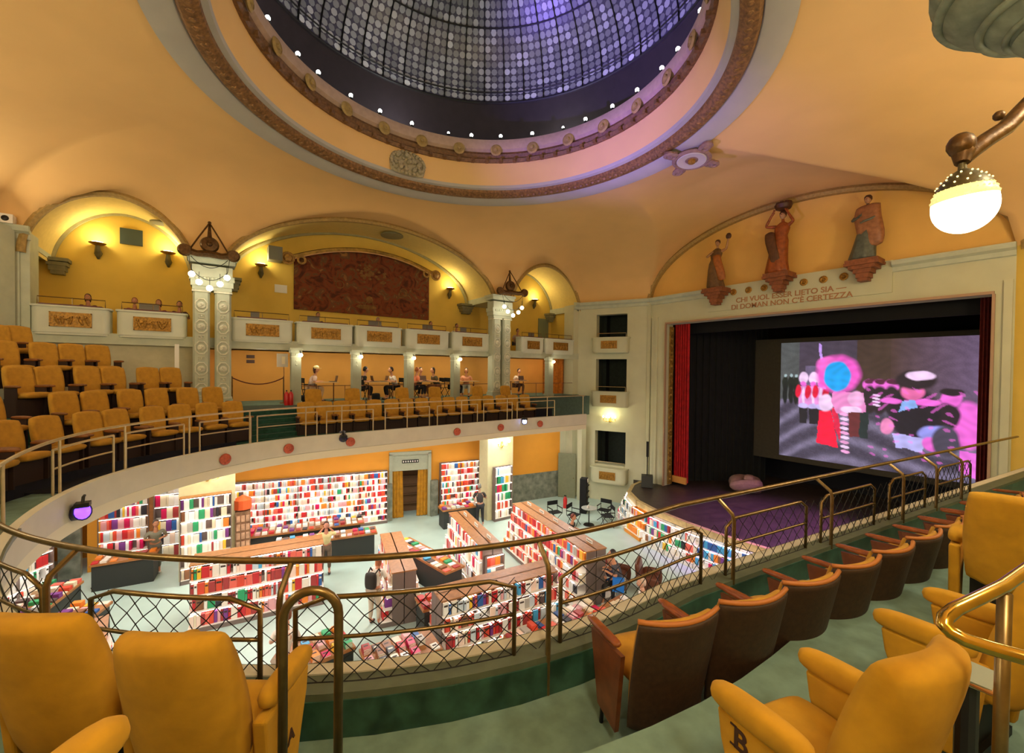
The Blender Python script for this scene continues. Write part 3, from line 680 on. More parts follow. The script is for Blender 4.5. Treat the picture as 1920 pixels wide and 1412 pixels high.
for k, (x0, x1) in enumerate(bx):
    t = thing('balcony_box', f'pale box parapet with a gilded relief, {names[k]}', 'balcony box', ((x0+x1)/2, 15.95, 8.86), 0, 'gallery box parapets'); w_ = x1-x0
    mb = MB(); parapet(mb, -w_/2, w_/2, 0.15, 0, 0.68); parapet(mb, -w_/2-.03, w_/2+.03, 0.12, 0.66, 0.71); parapet(mb, -w_/2+.02, w_/2-.02, 0.17, -0.06, 0.0)
    obj('parapet', mb, mat('pale box paint', 'CDD0BE', 0.7, var=0.05, scale=2), t, smooth=True)
    rp = relief_panel(min(.95, w_*.52), 0.36, k); o = obj('relief_panel', rp, GILT, t, smooth=True, loc=(0, .14, .34))
    mb = MB(); mb.tube([(-w_/2+.1, .3, .7), (-w_/2+.1, .3, .93), (w_/2-.1, .3, .93), (w_/2-.1, .3, .7)], .014, 6); mb.tube([(0, .3, .7), (0, .3, .93)], .012, 5); obj('rail', mb, BRASS, t)
    mb = MB(); mb.box((0, .33, .73), (w_*.8, .36, .03)); obj('ledge', mb, mat('dark red ledge', '5A1A16', 0.5), t)
# small posts between boxes + wall strip under the boxes
mb = MB(); mb.box((6.0, 16.28, 8.74), (20, 0.2, 0.3)); struct('trim_33', mb, STONE, label='pale beam under the gallery boxes')
# stage boxes
for k, (z, nm) in enumerate(((8.9, 'top'), (6.2, 'middle'), (2.38, 'lowest'))):
    c = bayp(1.74, 0.0); ang = math.atan2(bd.y, bd.x)
    t = thing('stage_box', f'pale bowed box with gilded relief on the bay wall, {nm} of the three', 'balcony box', (c.x, c.y, z), ang, 'boxes on the bay wall')
    # local: x along wall, y=-? hall side
    side = -1 if (Matrix.Rotation(ang, 2) @ Vector((0, -1))).dot(inn) > 0 else 1
    mb = MB(); out = []
    for i in range(13): a = pi+pi*i/12; out.append((0.92*math.copysign(abs(cos(a))**.45, cos(a)), side*0.42*abs(sin(a))**.5))
    mb.prism(out, 0.06, 0.72); mb.prism([(x*1.05, y*1.08) for x, y in out], 0.72, 0.78); mb.prism([(x*.97, y*.93) for x, y in out], 0.0, 0.06)
    obj('parapet', mb, WALLW, t, smooth=True)
    o = obj('relief_panel', relief_panel(0.78, 0.36, 20+k), GILT, t, smooth=True, loc=(0, side*0.425, .4), rz=0 if side < 0 else pi)
    mb = MB(); mb.tube([(-.74, 0, .78), (-.74, 0, 1.0), (.74, 0, 1.0), (.74, 0, .78)], .014, 6); obj('rail', mb, BRASSP, t)

# ------------------------------------------------------------------ columns
def pair_column(x0, name, label, yb=16.0, zb=6.74, shafts=(-.27, .27), w_=0.42):
    t = thing(name, label, 'column', (x0, yb, zb)); Ht = 10.75-zb
    for k, sx in enumerate(shafts):
        mb = MB(); mb.prism([(sx+w_/2*a, b*.22) for a, b in ((-1, 1), (-1, -.6), (-.75, -1), (.75, -1), (1, -.6), (1, 1))], 0.25, Ht-.45)
        mb.box((sx, 0, .12), (w_+.08, .5, .26))
        sh = obj('shaft', mb, STONE, t)
        n_ = 5; mm = MB()
        for i in range(n_):
            zc = .55+i*(Ht-1.1)/(n_-.4)
            o8 = [Vector((sx+.155*cos(a), -.225, zc+.2*sin(a))) for a in [pi/8+pi/4*j for j in range(8)]]; mm.tube(o8, .024, 6, closed=True)
            mm.lathe([(.095, 0), (.1, .03), (.06, .05), (1e-5, .055)], 12, (sx, -.22, zc), Matrix.Rotation(pi/2, 3, 'X'))
            mm.ball((sx+random.uniform(-.03, .03), -.27, zc+.03), .035, 6); mm.tube([(sx-.05, -.26, zc-.05), (sx+.05, -.27, zc+.02)], .02, 5)
            if i < n_-1:
                z2 = zc+(Ht-1.1)/(n_-.4)/2; mm.tube([(sx-.07, -.225, z2-.05), (sx+.07, -.225, z2-.05), (sx+.07, -.225, z2+.05), (sx-.07, -.225, z2+.05)], .016, 5, closed=True); mm.ball((sx, -.23, z2), .03, 6)
        for z_ in (.3, Ht-.5): mm.box((sx, -.02, z_), (w_+.04, .46, .05))
        obj('medallion', mm, mat('pale relief stone', 'D4D2BC', 0.6, var=0.15, scale=18), sh, smooth=True)
    mb = MB(); W = abs(shafts[0])+w_/2
    for zz, ww, hh, dd in ((Ht-.4, W*2+.02, .12, .46), (Ht-.26, W*2+.1, .18, .52), (Ht-.1, W*2+.16, .16, .56), (Ht+.12, W*2+.06, .3, .5), (Ht+.4, W*2+.2, .12, .62), (Ht+.5, W*2+.28, .1, .7)): mb.box((0, 0, zz), (ww, dd, hh))
    for i in range(9): mb.ball((-W+.1+i*(2*W-.2)/8, -.27, Ht-.12), .06, 6)
    obj('capital', mb, STONE, t, smooth=True)
    return t
pair_column(0.13, 'twin_column', 'pair of square relief columns between the left niche and the wide middle niche')
pair_column(10.72, 'twin_column', 'pair of square relief columns left of the small right niche')
ax = [2.45, 4.45, 6.49, 8.54, 13.73]
wh = ['first from the left', 'second from the left', 'third from the left', 'fourth from the left, beside the twin columns', 'right of the twin columns']
for k, x in enumerate(ax):
    t = thing('arcade_column', f'slim grey square arcade column, {wh[k]}', 'column', (x, 16.1, 6.74), 0, 'slim columns of the middle arcade')
    mb = MB(); mb.box((0, 0, .93), (.3, .3, 1.86)); mb.box((0, 0, .06), (.36, .36, .12)); obj('shaft', mb, mat('grey green stucco', '9DA08A', 0.7, var=0.08, scale=3), t)
    mb = MB(); mb.box((0, 0, 1.62), (.33, .33, .03)); mb.box((0, 0, 1.88), (.4, .4, .08)); mb.box((0, 0, 1.8), (.35, .35, .08))
    for z_ in (1.35, 1.48, 1.7): mb.ball((0, -.15, z_), .03, 6)
    obj('capital', mb, STONE, t)
    q = thing('arcade_lamp', f'small bright globe lamp at the top of the {ORD[k]} slim column from the left', 'lamp', (x+.12, 15.88, 8.42), 0, 'globe lamps on the slim columns')
    mb = MB(); mb.ball((0, 0, 0), .07, 10); obj('globe', mb, BULB, q, smooth=True); mb = MB(); mb.tube([(0, .02, .07), (-.02, .05, .14), (-.1, .1, .16)], .012, 5); mb.lathe([(.03, .05), (.035, .09), (1e-5, .1)], 8); obj('bracket', mb, DARK, q)
    lamp('POINT', 'arcade_lamp_light', (x+.12, 15.7, 8.3), 6, WARM, .06)
for x in (1.5, 3.5, 5.6, 7.6, 9.5, 12.5, 14.6): lamp('POINT', 'arcade_fill_light', (x, 17.0, 8.45), 20, (1, .88, .62), .12)  # added lamps without fixtures, brightening the back of the arcade
# bronze scroll brackets with globe clusters
def globe_bracket(loc, rz, label):
    t = thing('globe_chandelier', label, 'chandelier', loc, rz)
    mb = MB()
    for s in (-1, 1): mb.tube([(0, -.05, .98), (s*.25, -.2, .5), (s*.5, -.35, .0)], .022, 6)
    mb.tube([(0, -.02, .95), (0, -.05, .55)], [.03, .06], 8); mb.ball((0, -.02, .99), .05, 8)
    for s in (-1, 1): mb.tube([(0, -.25, .02), (s*.3, -.3, -.02), (s*.55, -.36, .02)], [.1, .09, .1], 8)
    obj('bracket_arm', mb, BRONZE, t, smooth=True)
    mb = MB(); mb.lathe([(1e-5, .12), (.2, .1), (.24, 0), (.2, -.1), (1e-5, -.12)], 16, (0, -.1, .32), Matrix.Rotation(pi/2, 3, 'X')); mb.ball((0, -.22, .32), .08, 8); obj('boss', mb, BRONZE, t, smooth=True)
    for s in (-1, 1): mb = MB(); mb.lathe([(1e-5, .1), (.14, .1), (.18, 0), (.14, -.1), (1e-5, -.1)], 14, (s*.58, -.36, .02), Matrix.Rotation(pi/2, 3, 'X')); obj('scroll', mb, BRONZE, t, smooth=True)
    G = [(-.42, -.66), (-.25, -.87), (0, -1.02), (.25, -.87), (.42, -.66)]
    mb = MB(); 
    for dz_ in (0, .26): mb.tube([(.44*u, -.45, -.15-.28*(1-u*u)-dz_*(1 if dz_ else 0)*1.0-.1*(1 if dz_ else 0)) for u in [-1+i/6 for i in range(13)]], .01, 5)
    for x, z in G: mb.tube([(x, -.45, z+.3), (x, -.45, z+.06)], .008, 5)
    for s in (-1, 1): mb.tube([(s*.44, -.45, -.5), (s*.5, -.38, 0)], .008, 5)
    obj('chain', mb, DARK, t)
    for x, z in G: mb = MB(); mb.ball((x, -.45, z), .085, 12); obj('globe', mb, BULB, t, smooth=True)
    for x in (-.3, .3): lamp('POINT', 'globe_light', Matrix.Rotation(rz, 3, 'Z') @ Vector((x, -.65, -.8))+Vector(loc), 7, (1, .93, .75), .08)
    return t
globe_bracket((.06, 15.75, 11.3), 0, 'bronze scroll bracket with five glowing globes on the left twin columns')
globe_bracket((10.98, 15.66, 11.4), R(-12), 'bronze scroll bracket with five glowing globes on the right twin columns')
# uplight sconces on the gallery back wall
for k, (x, z) in enumerate(((-2.75, 11.75), (-1.05, 11.75), (1.62, 11.75), (9.37, 11.8), (14.5, 11.8))):
    t = thing('wall_sconce', 'bronze uplight sconce on the gallery back wall, '+('left one in the left niche', 'right one in the left niche', 'left of the tapestry', 'right of the tapestry', 'in the small right niche')[k], 'sconce', (x, 18.38, z), 0, 'uplight sconces of the gallery')
    mb = MB(); mb.lathe([(.05, -.06), (.2, 0), (.21, .02), (.17, .02), (.05, -.02)], 14, (0, -.16, 0)); obj('bowl', mb, GILT, t, smooth=True)
    mb = MB(); mb.lathe([(.16, .022), (.14, .045), (1e-5, .05)], 14, (0, -.16, 0)); obj('diffuser', mb, SCONCE, t, smooth=True)
    mb = MB(); mb.tube([(0, -.16, -.05), (0, -.1, -.3), (0, -.03, -.45)], [.05, .09, .03], 8); mb.ball((0, -.05, -.28), .1, 8, (1, .6, 1.2)); obj('backplate', mb, mat('weathered green bronze', '6A6240', 0.5, 0.4, var=0.3), t, smooth=True)
    lamp('POINT', 'sconce_light', (x, 18.1, z+.22), 20, (1, .88, .5), .1)
# tapestry
t = thing('tapestry', 'large brown tapestry with arched top hanging on the gallery back wall', 'tapestry', (5.5, 18.34, 8.9))
def tap_top(x): return 3.42-.0265*(x-.3)**2*2.4 if True else 0
mb = MB(); n_ = 40; rows_ = 20
vs = []; fs = []
for i in range(n_+1):
    x = -2.78+5.6*i/n_; zt = 3.96-.075*(x-.2)**2
    for j in range(rows_+1): vs.append((x, -.02+.012*sin(i*.9), 1.35+(zt-1.35)*j/rows_))
for i in range(n_):
    for j in range(rows_): a = i*(rows_+1)+j; fs.append((a, a+rows_+1, a+rows_+2, a+1))
mb.add(vs, fs)
for v_ in (0,): mb.add([(x, .03, z) for x, _, z in vs[::rows_+1]]+[(x, .03, z) for x, _, z in vs[rows_::rows_+1]], [(i, n_+1+i, n_+2+i, i+1) for i in range(n_)])
mt = mat('brown woven tapestry', '5A2E12', 0.95, col2='8A5A28', scale=2.6)
nt = mt.node_tree; b_ = nt.nodes['Principled BSDF']
vo = nt.nodes.new('ShaderNodeTexVoronoi'); vo.inputs['Scale'].default_value = 1.7; tc = nt.nodes.new('ShaderNodeTexCoord'); no = nt.nodes.new('ShaderNodeTexNoise'); no.inputs['Scale'].default_value = 2.4; no.inputs['Detail'].default_value = 7; no.inputs['Distortion'].default_value = 1.6
nt.links.new(tc.outputs['Object'], no.inputs['Vector']); cr = nt.nodes.new('ShaderNodeValToRGB'); nt.links.new(no.outputs['Fac'], cr.inputs['Fac'])
els = cr.color_ramp.elements; els[0].position = .35; els[0].color = (*lin('4A2410'), 1); els[1].position = .72; els[1].color = (*lin('9A6A34'), 1); e_ = els.new(.5); e_.color = (*lin('7A3A1A'), 1); e_ = els.new(.6); e_.color = (*lin('5E4426'), 1)
nt.links.new(cr.outputs['Color'], b_.inputs['Base Color'])
mb.cur = 1
for a0 in [(-1.1, 2.5), (1.6, 2.5), (0.1, 1.8)]:
    mb.tube([(a0[0]+.16*cos(q), -.035, a0[1]+.15*sin(q)) for q in [2*pi*i/14 for i in range(14)]], .02, 5, closed=True)
for i in range(46): a = random.uniform(0, 2*pi); r_ = random.uniform(0, 1); mb.ball((.1+.9*r_*cos(a), -.03, 3.05+.42*r_*sin(a)), .05, 6, (1.4, .3, 1))
mb.ball((.1, -.03, 2.0), .16, 8, (1, .2, 1)); mb.ball((-.02, -.03, 1.68), .2, 8, (2.2, .15, .5))
obj('cloth', mb, [mt, mat('muted ochre weave', '7E5A2C', 0.95, var=0.4, scale=6)], t, smooth=True)
t2 = thing('tapestry_valance', 'arched gilt canopy rail with scroll ends above the tapestry', 'canopy', (5.5, 18.3, 8.9))
mb = MB(); P = [(-2.95+5.9*i/30, 0, 4.05-.075*(-2.95+5.9*i/30-.2)**2) for i in range(31)]
mb.quadstrip([Vector(p) for p in P], [Vector(p)+Vector((0, -.25, 0)) for p in P]); mb.quadstrip([Vector(p)+Vector((0, -.25, 0)) for p in P], [Vector(p)+Vector((0, -.25, -.13)) for p in P]); mb.quadstrip([Vector(p)+Vector((0, 0, .02)) for p in P], [Vector(p)+Vector((0, -.25, .02)) for p in P])
obj('rail', mb, mat('gilt segments', 'A88436', 0.5, 0.3, var=0.5, scale=5), t2)
mb = MB(); mb.tube([Vector(p)+Vector((0, -.27, -.15)) for p in P], .02, 6); obj('edge_cord', mb, mat('pink gold cord', 'D9A878', 0.5), t2)
mb = MB()
for s in (-1, 1):
    ex = s*2.98+.0; ez = P[0][2] if s < 0 else P[-1][2]
    for dx_, r_ in ((0.05, .2), (-.42, .13)):
      mb = MB(); mb.tube([(ex+s*dx_+r_*cos(q), -.27, ez-.1+r_*sin(q)) for q in [2*pi*i/16 for i in range(16)]], .045, 6, closed=True)
      if dx_ > 0: mb.ball((ex+s*.05, -.27, ez-.1), .165, 8)
      obj('scroll', mb, mat('light gilt', 'B48C4C', 0.5, 0.3, var=0.3, scale=14), t2, smooth=True)

# ------------------------------------------------------------------ stage
AP = [(17.15, 13.05), (16.3, 12.85), (15.3, 12.25), (14.55, 11.2), (14.15, 10.0), (13.95, 8.6), (13.85, 7.25), (13.95, 5.9), (14.15, 4.5), (14.55, 3.3), (15.3, 2.25), (16.3, 1.65), (17.15, 1.45)]
mb = MB(); mb.prism(AP, 2.52, 2.66); mb.prism([(x+(.12 if x < 17 else 0), y) for x, y in AP], 1.4, 2.52)
struct('floor_stage_apron', mb, mat('dark stage boards', '3A3028', 0.45, var=0.3, scale=4), label='dark boards of the curved stage apron')
mb = MB(); mb.prism([(x-.12*(1 if x < 17 else 0), y) for x, y in AP]+[(x+.2, y) for x, y in AP[::-1]], 2.5, 2.6) if False else None
for i in range(len(AP)-1):
    a, b = Vector(AP[i]), Vector(AP[i+1]); mb.span(a, b, 2.45, 2.67, .16, -.16) if (b-a).length else None
struct('trim_34', mb, mat('tan stage edge', 'B39A66', 0.5, var=0.25, scale=6), label='tan wooden nosing of the curved stage edge')
mb = MB(); mb.box((20.4, 7.0, 2.56), (6.6, 16, 0.2)); struct('floor_stage', mb, mat('dark stage boards', '2A2118'), label='dark stage floor')
mb = MB(); mb.box((24.1, 7.0, 7.0), (0.2, 18, 10)); mb.box((21, 15.9, 7.0), (6.6, 0.2, 10)); mb.box((21, -1.9, 7), (6.6, .2, 10)); mb.box((21, 7, 12), (6.6, 18, .2)); struct('wall_stage_house', mb, BLACK, label='black walls of the stage house')
mb = MB(); mb.box((18.6, 7, 10.9), (0.1, 12, 2.2)); 
tag(obj('black_drape', mb, BLACK), 'black border drape hanging across the top of the stage', 'drape')
mb = MB(); vs = []
N_ = 60
for i in range(N_+1):
    y = 12.0-2.1*i/N_; x = 19.0+3.6*i/N_+.07*sin(i*1.3); vs += [(x, y, 2.66), (x, y, 10.4)]
mb.add(vs, [(2*i, 2*i+2, 2*i+3, 2*i+1) for i in range(N_)]); mb.add([(x+.05, y+.03, z) for x, y, z in vs], [(2*i+1, 2*i+3, 2*i+2, 2*i) for i in range(N_)])
tag(obj('black_drape', mb, mat('black green drape', '0C100E', 0.9, var=0.4, scale=3)), 'tall black side drape between the red curtain and the screen', 'drape')
mb = MB(); vs = []
for i in range(41):
    y = 11.98-.72*i/40; vs += [(18.05+.07*sin(i*.95), y, 2.85+.0), (18.0+.06*sin(i*.95), y, 10.3)]
mb.add(vs, [(2*i, 2*i+2, 2*i+3, 2*i+1) for i in range(40)]); mb.add([(x+.04, y, z) for x, y, z in vs], [(2*i+1, 2*i+3, 2*i+2, 2*i) for i in range(40)])
t = thing('stage_curtain', 'red velvet stage curtain gathered at the left of the stage', 'curtain', (0, 0, 0)); obj('cloth', mb, REDV, t)
mb = MB()
for i in range(40): mb.box((17.97, 11.97-.018*i, 2.95), (.1, .014, .3))
obj('fringe', mb, mat('gold fringe', 'C98B3C', 0.8), t)
mb = MB(); vs = []
for i in range(21): y = 1.92+.3*i/20; vs += [(18.2+.05*sin(i*1.2), y, 2.7), (18.2+.05*sin(i*1.2), y, 10.3)]
mb.add(vs, [(2*i, 2*i+2, 2*i+3, 2*i+1) for i in range(20)]); tag(obj('stage_curtain', mb, mat('dark red velvet', '6A1A10', 0.85, var=0.3)), 'narrow dark red curtain edge at the right of the stage', 'curtain')
mb = MB(); mb.box((17.75, 12.0, 6.4), (0.3, .04, 7.4))
for i in range(22): mb.box((17.72, 11.97, 2.95+.33*i), (.22, .03, .24)); mb.ball((17.72, 11.96, 2.95+.33*i), .07, 6)
struct('trim_35', mb, mat('gilded tile strip', '9C7A36', 0.5, 0.2, var=0.5, scale=9), label='gilded tile strip on the left jamb of the proscenium')
mb = MB(); mb.box((17.36, 12.06, 6.4), (.1, .06, 7.6)); mb.box((17.36, 1.88, 6.4), (.1, .06, 7.6)); mb.box((17.36, 6.97, 10.24), (.1, 10.2, .08)); struct('trim_36', mb, mat('pinkish frame', 'A8886C', 0.6), label='thin pinkish frame around the stage opening')
mb = MB()
for y in (14.0-1.3, 12.55, 1.62): mb.box((17.37, y, 6.1), (.12, .16, 8.9))
mb.box((17.42, 12.95, 6.4), (.24, .18, 9.7)); struct('trim_37', mb, WALLW, label='flat pilaster strips beside the proscenium')
# inscription band above the stage
t = thing('inscription_band', 'pale band with brown capital lettering above the stage opening', 'inscription', (XS, 7.0, 10.7))
mb = MB(); mb.box((-.03, 0.0, .35), (.06, 6.0, 1.0)); mb.box((-.06, -2.6, .72), (.1, .5, .06)); obj('panel', mb, WALLW, t)
def font_mesh(name, c, parent, loc, rot):
    o = bpy.data.objects.new(name, c); COL.objects.link(o); dg = bpy.context.evaluated_depsgraph_get()
    me = bpy.data.meshes.new_from_object(o.evaluated_get(dg), depsgraph=dg); bpy.data.objects.remove(o)
    o = link(name, me, parent, loc); o.rotation_euler = rot; return o
def text_obj(name, s, size, m_, parent, loc, rot, ext=0.01, align='CENTER'):
    c = bpy.data.curves.new(name, 'FONT'); c.body = s; c.size = size; c.extrude = ext; c.align_x = align; c.offset = .004; c.materials.append(m_)
    return font_mesh(name, c, parent, loc, rot)
LET = mat('brown lettering', 'A9764E', 0.6)
for s_, z_, y_ in (('CHI VUOL ESSER LIETO SIA —', .1, 0.0), ('DI DOMAN NON C’È CERTEZZA', -.16, 0.0)):
    o = text_obj('lettering', s_, .27, LET, t, (-.065, y_, z_), (pi/2, 0, -pi/2), .008)
    o.scale = (1.02, 1, 1)
rs = MB(); rs.lathe([(.12, 0), (.13, .03), (.08, .05), (.05, .03), (.03, .06), (1e-5, .06)], 12); rsm = rs.mesh('gilt_rosette', GILT, True)
for k, y in enumerate((8.92, 8.33, 7.75, 6.42, 5.82, 5.24)):
    o = link('gilt_rosette', rsm, None, (XS-.06, y, 11.24)); o.rotation_euler = (0, -pi/2, 0); tag(o, f'small gilt rosette above the inscription, {ORD[k]} from the left', 'rosette', 'gilt rosettes above the inscription')

# projection screen with its picture
t = thing('projection_screen', 'large lit screen showing a marching parade in red and pink', 'screen', (22.0, 0, 0))
y0, y1, z0, z1 = 9.03, 2.61, 4.14, 9.40
def mixc(a, b, k): return tuple(x+(y-x)*k for x, y in zip(a, b))
PK, RD, WH, DK, CY = lin('F06AD8'), lin('FF1040'), lin('F3CFF5'), lin('2A2028'), lin('15A6F5')
SH = []   # shapes in picture px: zoom frame 190..1770 x 60..1200 -> u,v
def ell(cx, cy, rx, ry, c, soft=.28): SH.append(('e', cx, cy, rx, ry, c, soft))
def ply(pts, c): SH.append(('p', pts, c))
for x in (240, 300, 350): ell(x, 480, 28, 70, lin('1C2420')); ell(x, 400, 14, 14, lin('9FB4B8')); ell(x, 580, 22, 90, lin('161C1E'))
for x in (1010, 1090, 1180): ell(x, 470, 50, 45, PK); ell(x, 600, 60, 110, DK); ell(x+10, 440, 45, 20, lin('5A2440'))
ell(1700, 760, 90, 160, PK); ell(1590, 560, 60, 60, PK); ell(1590, 510, 70, 26, DK); ell(1560, 700, 80, 90, DK)
for x in (425, 520, 590):
    ply([(x-45, 500), (x+45, 500), (x+55, 690), (x-50, 690)], lin('E890D8')); ell(x, 420, 40, 50, WH); ell(x, 480, 26, 22, PK); ell(x-50, 550, 26, 55, lin('E0143C')); ell(x+45, 560, 26, 55, lin('D0143C'))
    ell(x, 600, 12, 80, WH); ply([(x-40, 690), (x+45, 690), (x+35, 860), (x-30, 860)], lin('1E1C24')); ell(x, 690, 44, 22, lin('C9B6F0'))
ply([(560, 95), (585, 95), (640, 520), (615, 520)], lin('C99AF5'))
ply([(580, 720), (690, 720), (760, 1060), (560, 1030)], RD); ply([(690, 690), (740, 690), (780, 900), (770, 1000), (720, 860)], lin('E0204A')); ell(640, 650, 60, 70, WH)
ply([(700, 540), (960, 540), (990, 720), (740, 740), (690, 640)], lin('E88AC8')); ell(900, 600, 60, 60, lin('F2B0E0')); ell(860, 700, 80, 30, WH)
for i in range(9): ell(802+2*i, 745+42*i, 34, 13, WH if i % 2 else lin('F4A6DC')) 
ply([(840, 720), (940, 720), (930, 940), (850, 940)], lin('6A2A30')); ply([(940, 720), (1010, 700), (1000, 940), (930, 940)], lin('1E2E30'))
ell(740, 380, 170, 150, lin('F05AC8'), .3); ell(640, 290, 80, 60, lin('F86AD0'), .4); ell(735, 400, 112, 130, CY, .12)
for i in range(4): ell(1065, 560+28*i, 28, 8, WH)
ell(1340, 700, 160, 190, lin('1E1A26')); ell(1330, 520, 75, 60, lin('E66AA8')); ell(1350, 420, 130, 70, DK); ell(1380, 385, 90, 34, WH); ell(1180, 600, 70, 22, PK); ell(1430, 600, 90, 24, PK)
ply([(1260, 600), (1350, 580), (1370, 640), (1230, 690)], lin('8AB0F0')); ply([(1190, 870), (1420, 890), (1410, 1010), (1300, 990), (1220, 990)], lin('B9B4F2')); ell(1150, 820, 45, 60, lin('F08AC0')); ell(1500, 850, 110, 60, lin('9A9AF0')); ell(1470, 930, 60, 50, PK); ell(1560, 900, 80, 110, lin('4A4456'))
ply([(1650, 960), (1760, 960), (1760, 1160), (1650, 1120)], lin('F070E0'))
def scr_col(u, v, rr):
    x, y = 190+1580*u, 75+1125*v
    x += 2.5*sin(y*.045); y += 2.5*sin(x*.05)
    if v < .5:
        g = (lin('4A4050') if u < .45 else lin('48362C')) if u < .62 else mixc(lin('503A34'), lin('6E5A78'), (u-.62)/.38)
        if u < .12: g = lin('565A5A')
        if .16 < u < .32 and .2 < v < .4: g = mixc(g, lin('8878A0'), .5)
    else:
        n_ = 0.5+0.5*sin(38*v+6*sin(5*u)+9*u); g = mixc(lin('3C3648'), lin('A89CC0'), .45*n_*n_+.1*rr.random())
    c = mixc(g, lin('30263A'), .25*rr.random()); hot = .5+.5*sin(x*.033+3*sin(y*.021))*sin(y*.05+2*sin(x*.017))
    for s in SH:
        if s[0] == 'e':
            d = ((x-s[1])/s[3])**2+((y-s[2])/s[4])**2
            if d < 1+s[6]*2: k = min(1, max(0, (1+s[6]*2-d)/(s[6]*2+.01))); c = mixc(c, s[5], k)
        else:
            P_ = s[1]; ins = False; j = len(P_)-1
            for i in range(len(P_)):
                if (P_[i][1] > y) != (P_[j][1] > y) and x < (P_[j][0]-P_[i][0])*(y-P_[i][1])/(P_[j][1]-P_[i][1])+P_[i][0]: ins = not ins
                j = i
            if ins: c = s[2]
    if u > .5 and .36 < v < .9 and hot > .86: c = mixc(c, PK, .4)
    return tuple(q*(.82+.3*hot) for q in c)
NU, NV = 230, 160; vs = []; cols = []; rr = random.Random(3)
for j in range(NV+1):
    for i in range(NU+1):
        vs.append((0, y0+(y1-y0)*i/NU, z1+(z0-z1)*j/NV)); cols.append(scr_col(i/NU, j/NV, rr))
fs = [(j*(NU+1)+i, (j+1)*(NU+1)+i, (j+1)*(NU+1)+i+1, j*(NU+1)+i+1) for j in range(NV) for i in range(NU)]
me = bpy.data.meshes.new('picture'); me.from_pydata(vs, [], fs); at = me.color_attributes.new('Col', 'FLOAT_COLOR', 'POINT')
at.data.foreach_set('color', [x for c in cols for x in (*c, 1.0)])
SCM = bpy.data.materials.new('screen picture'); SCM.use_nodes = True; nt = SCM.node_tree; b_ = nt.nodes['Principled BSDF']; a_n = nt.nodes.new('ShaderNodeAttribute'); a_n.attribute_name = 'Col'
b_.inputs['Base Color'].default_value = (0.02, 0.02, 0.02, 1); nt.links.new(a_n.outputs['Color'], b_.inputs['Emission Color']); b_.inputs['Emission Strength'].default_value = 1.1
me.materials.append(SCM); link('picture', me, t)
mb = MB(); mb.box((.04, (2.3+10.19)/2, 6.75), (.04, 7.9, 5.7)); obj('canvas', mb, mat('unlit canvas', '3E3A2C', 0.9, var=0.1), t)
# things on and by the stage
p = atx(1412, 872, 20.5); t = thing('draped_bundle', 'dusty pink draped bundle lying on the dark stage by the screen', 'bundle', (19.6, 9.4, 2.66), .3)
mb = MB()
mb.cushion(1.6, 1.3, .6, .5, 10, 3, lambda q: Vector((q.x, q.z+.1*sin(q.x*4), .32+q.y+.1*sin(q.x*5+q.z*3)+(.12 if q.x < 0 else 0)))); obj('cloth', mb, mat('dusty pink cloth', '8E6E60', 0.9, var=0.2, scale=5), t, smooth='all')
mb = MB(); mb.cushion(.5, .4, .3, .4, 6, 3, lambda q: Vector((q.x-.4, q.z-.2, .72+q.y))); obj('folded_top', mb, mat('dusty pink cloth', '8E6E60'), t, smooth='all')
t = thing('column_speaker', 'black column speaker on a subwoofer standing at the left corner of the stage', 'speaker', (16.55, 12.35, 2.66), -.9)
mb = MB(); mb.box((0, 0, .28), (.5, .45, .52)); mb.box((0, -.23, .28), (.44, .02, .46)); obj('subwoofer', mb, mat('charcoal speaker', '34362F', 0.7, var=.1), t)
mb = MB(); mb.box((0, 0, 1.05), (.05, .05, 1.05)); mb.box((0, 0, 1.75), (.11, .12, .7)); obj('column', mb, DARK, t)

# ------------------------------------------------------------------ seats
def lean(q, a, z0=0, y0=0):
    z = q.z-z0; y = q.y-y0; return Vector((q.x, y0+y*cos(a)-z*sin(a), z0+z*cos(a)+y*sin(a)))
def smooth_chair_mesh(name, mb, m_): return mb.mesh(name, m_, 'all', True)
# armchair (near, mustard): faces +y, origin on the floor
def armchair(name, label, cat, loc, rz, group):
    t = thing(name, label, cat, loc, rz, group)
    mb = MB(); mb.cushion(.54, .82, .14, .42, 14, 5, lambda q: lean(Vector((q.x*(1-.10*(q.z+.3)), q.y+.07*(q.x/.26)**2, q.z+.68)), .24, .3, -.22)+Vector((0, -.26, 0)))
    link('backrest', smooth_chair_mesh('armchair_back', mb, YEL), t)
    mb = MB(); mb.cushion(.52, .46, .16, .25, 12, 4, lambda q: Vector((q.x, q.z-.01, .40+q.y+.05*q.z))); link('seat', smooth_chair_mesh('armchair_seat', mb, YEL), t)
    for s in (-1, 1):
        mb = MB(); mb.cushion(.105, .46, .115, .5, 12, 3.2, lambda q: Vector((q.x+s*.31, q.z+.01, .64+q.y-.06*q.z)))
        link('armrest', smooth_chair_mesh('armchair_arm', mb, YEL), t)
        mb = MB(); pr = [(-.20, .05), (.04, .05), (.1, .25), (.17, .45), (.19, .58), (-.26, .6)]
        mb.prismx(pr, s*.31-.035, s*.31+.035); p_ = obj('side_panel', mb, YEL, t)
        bv = p_.modifiers.new('b', 'BEVEL'); bv.width = .018; bv.segments = 3
    mb = MB(); mb.box((0, -.02, .2), (.44, .3, .3)); mb.box((0, -.02, .03), (.5, .36, .05)); obj('pedestal', mb, DARK, t)
    return t
AC = []
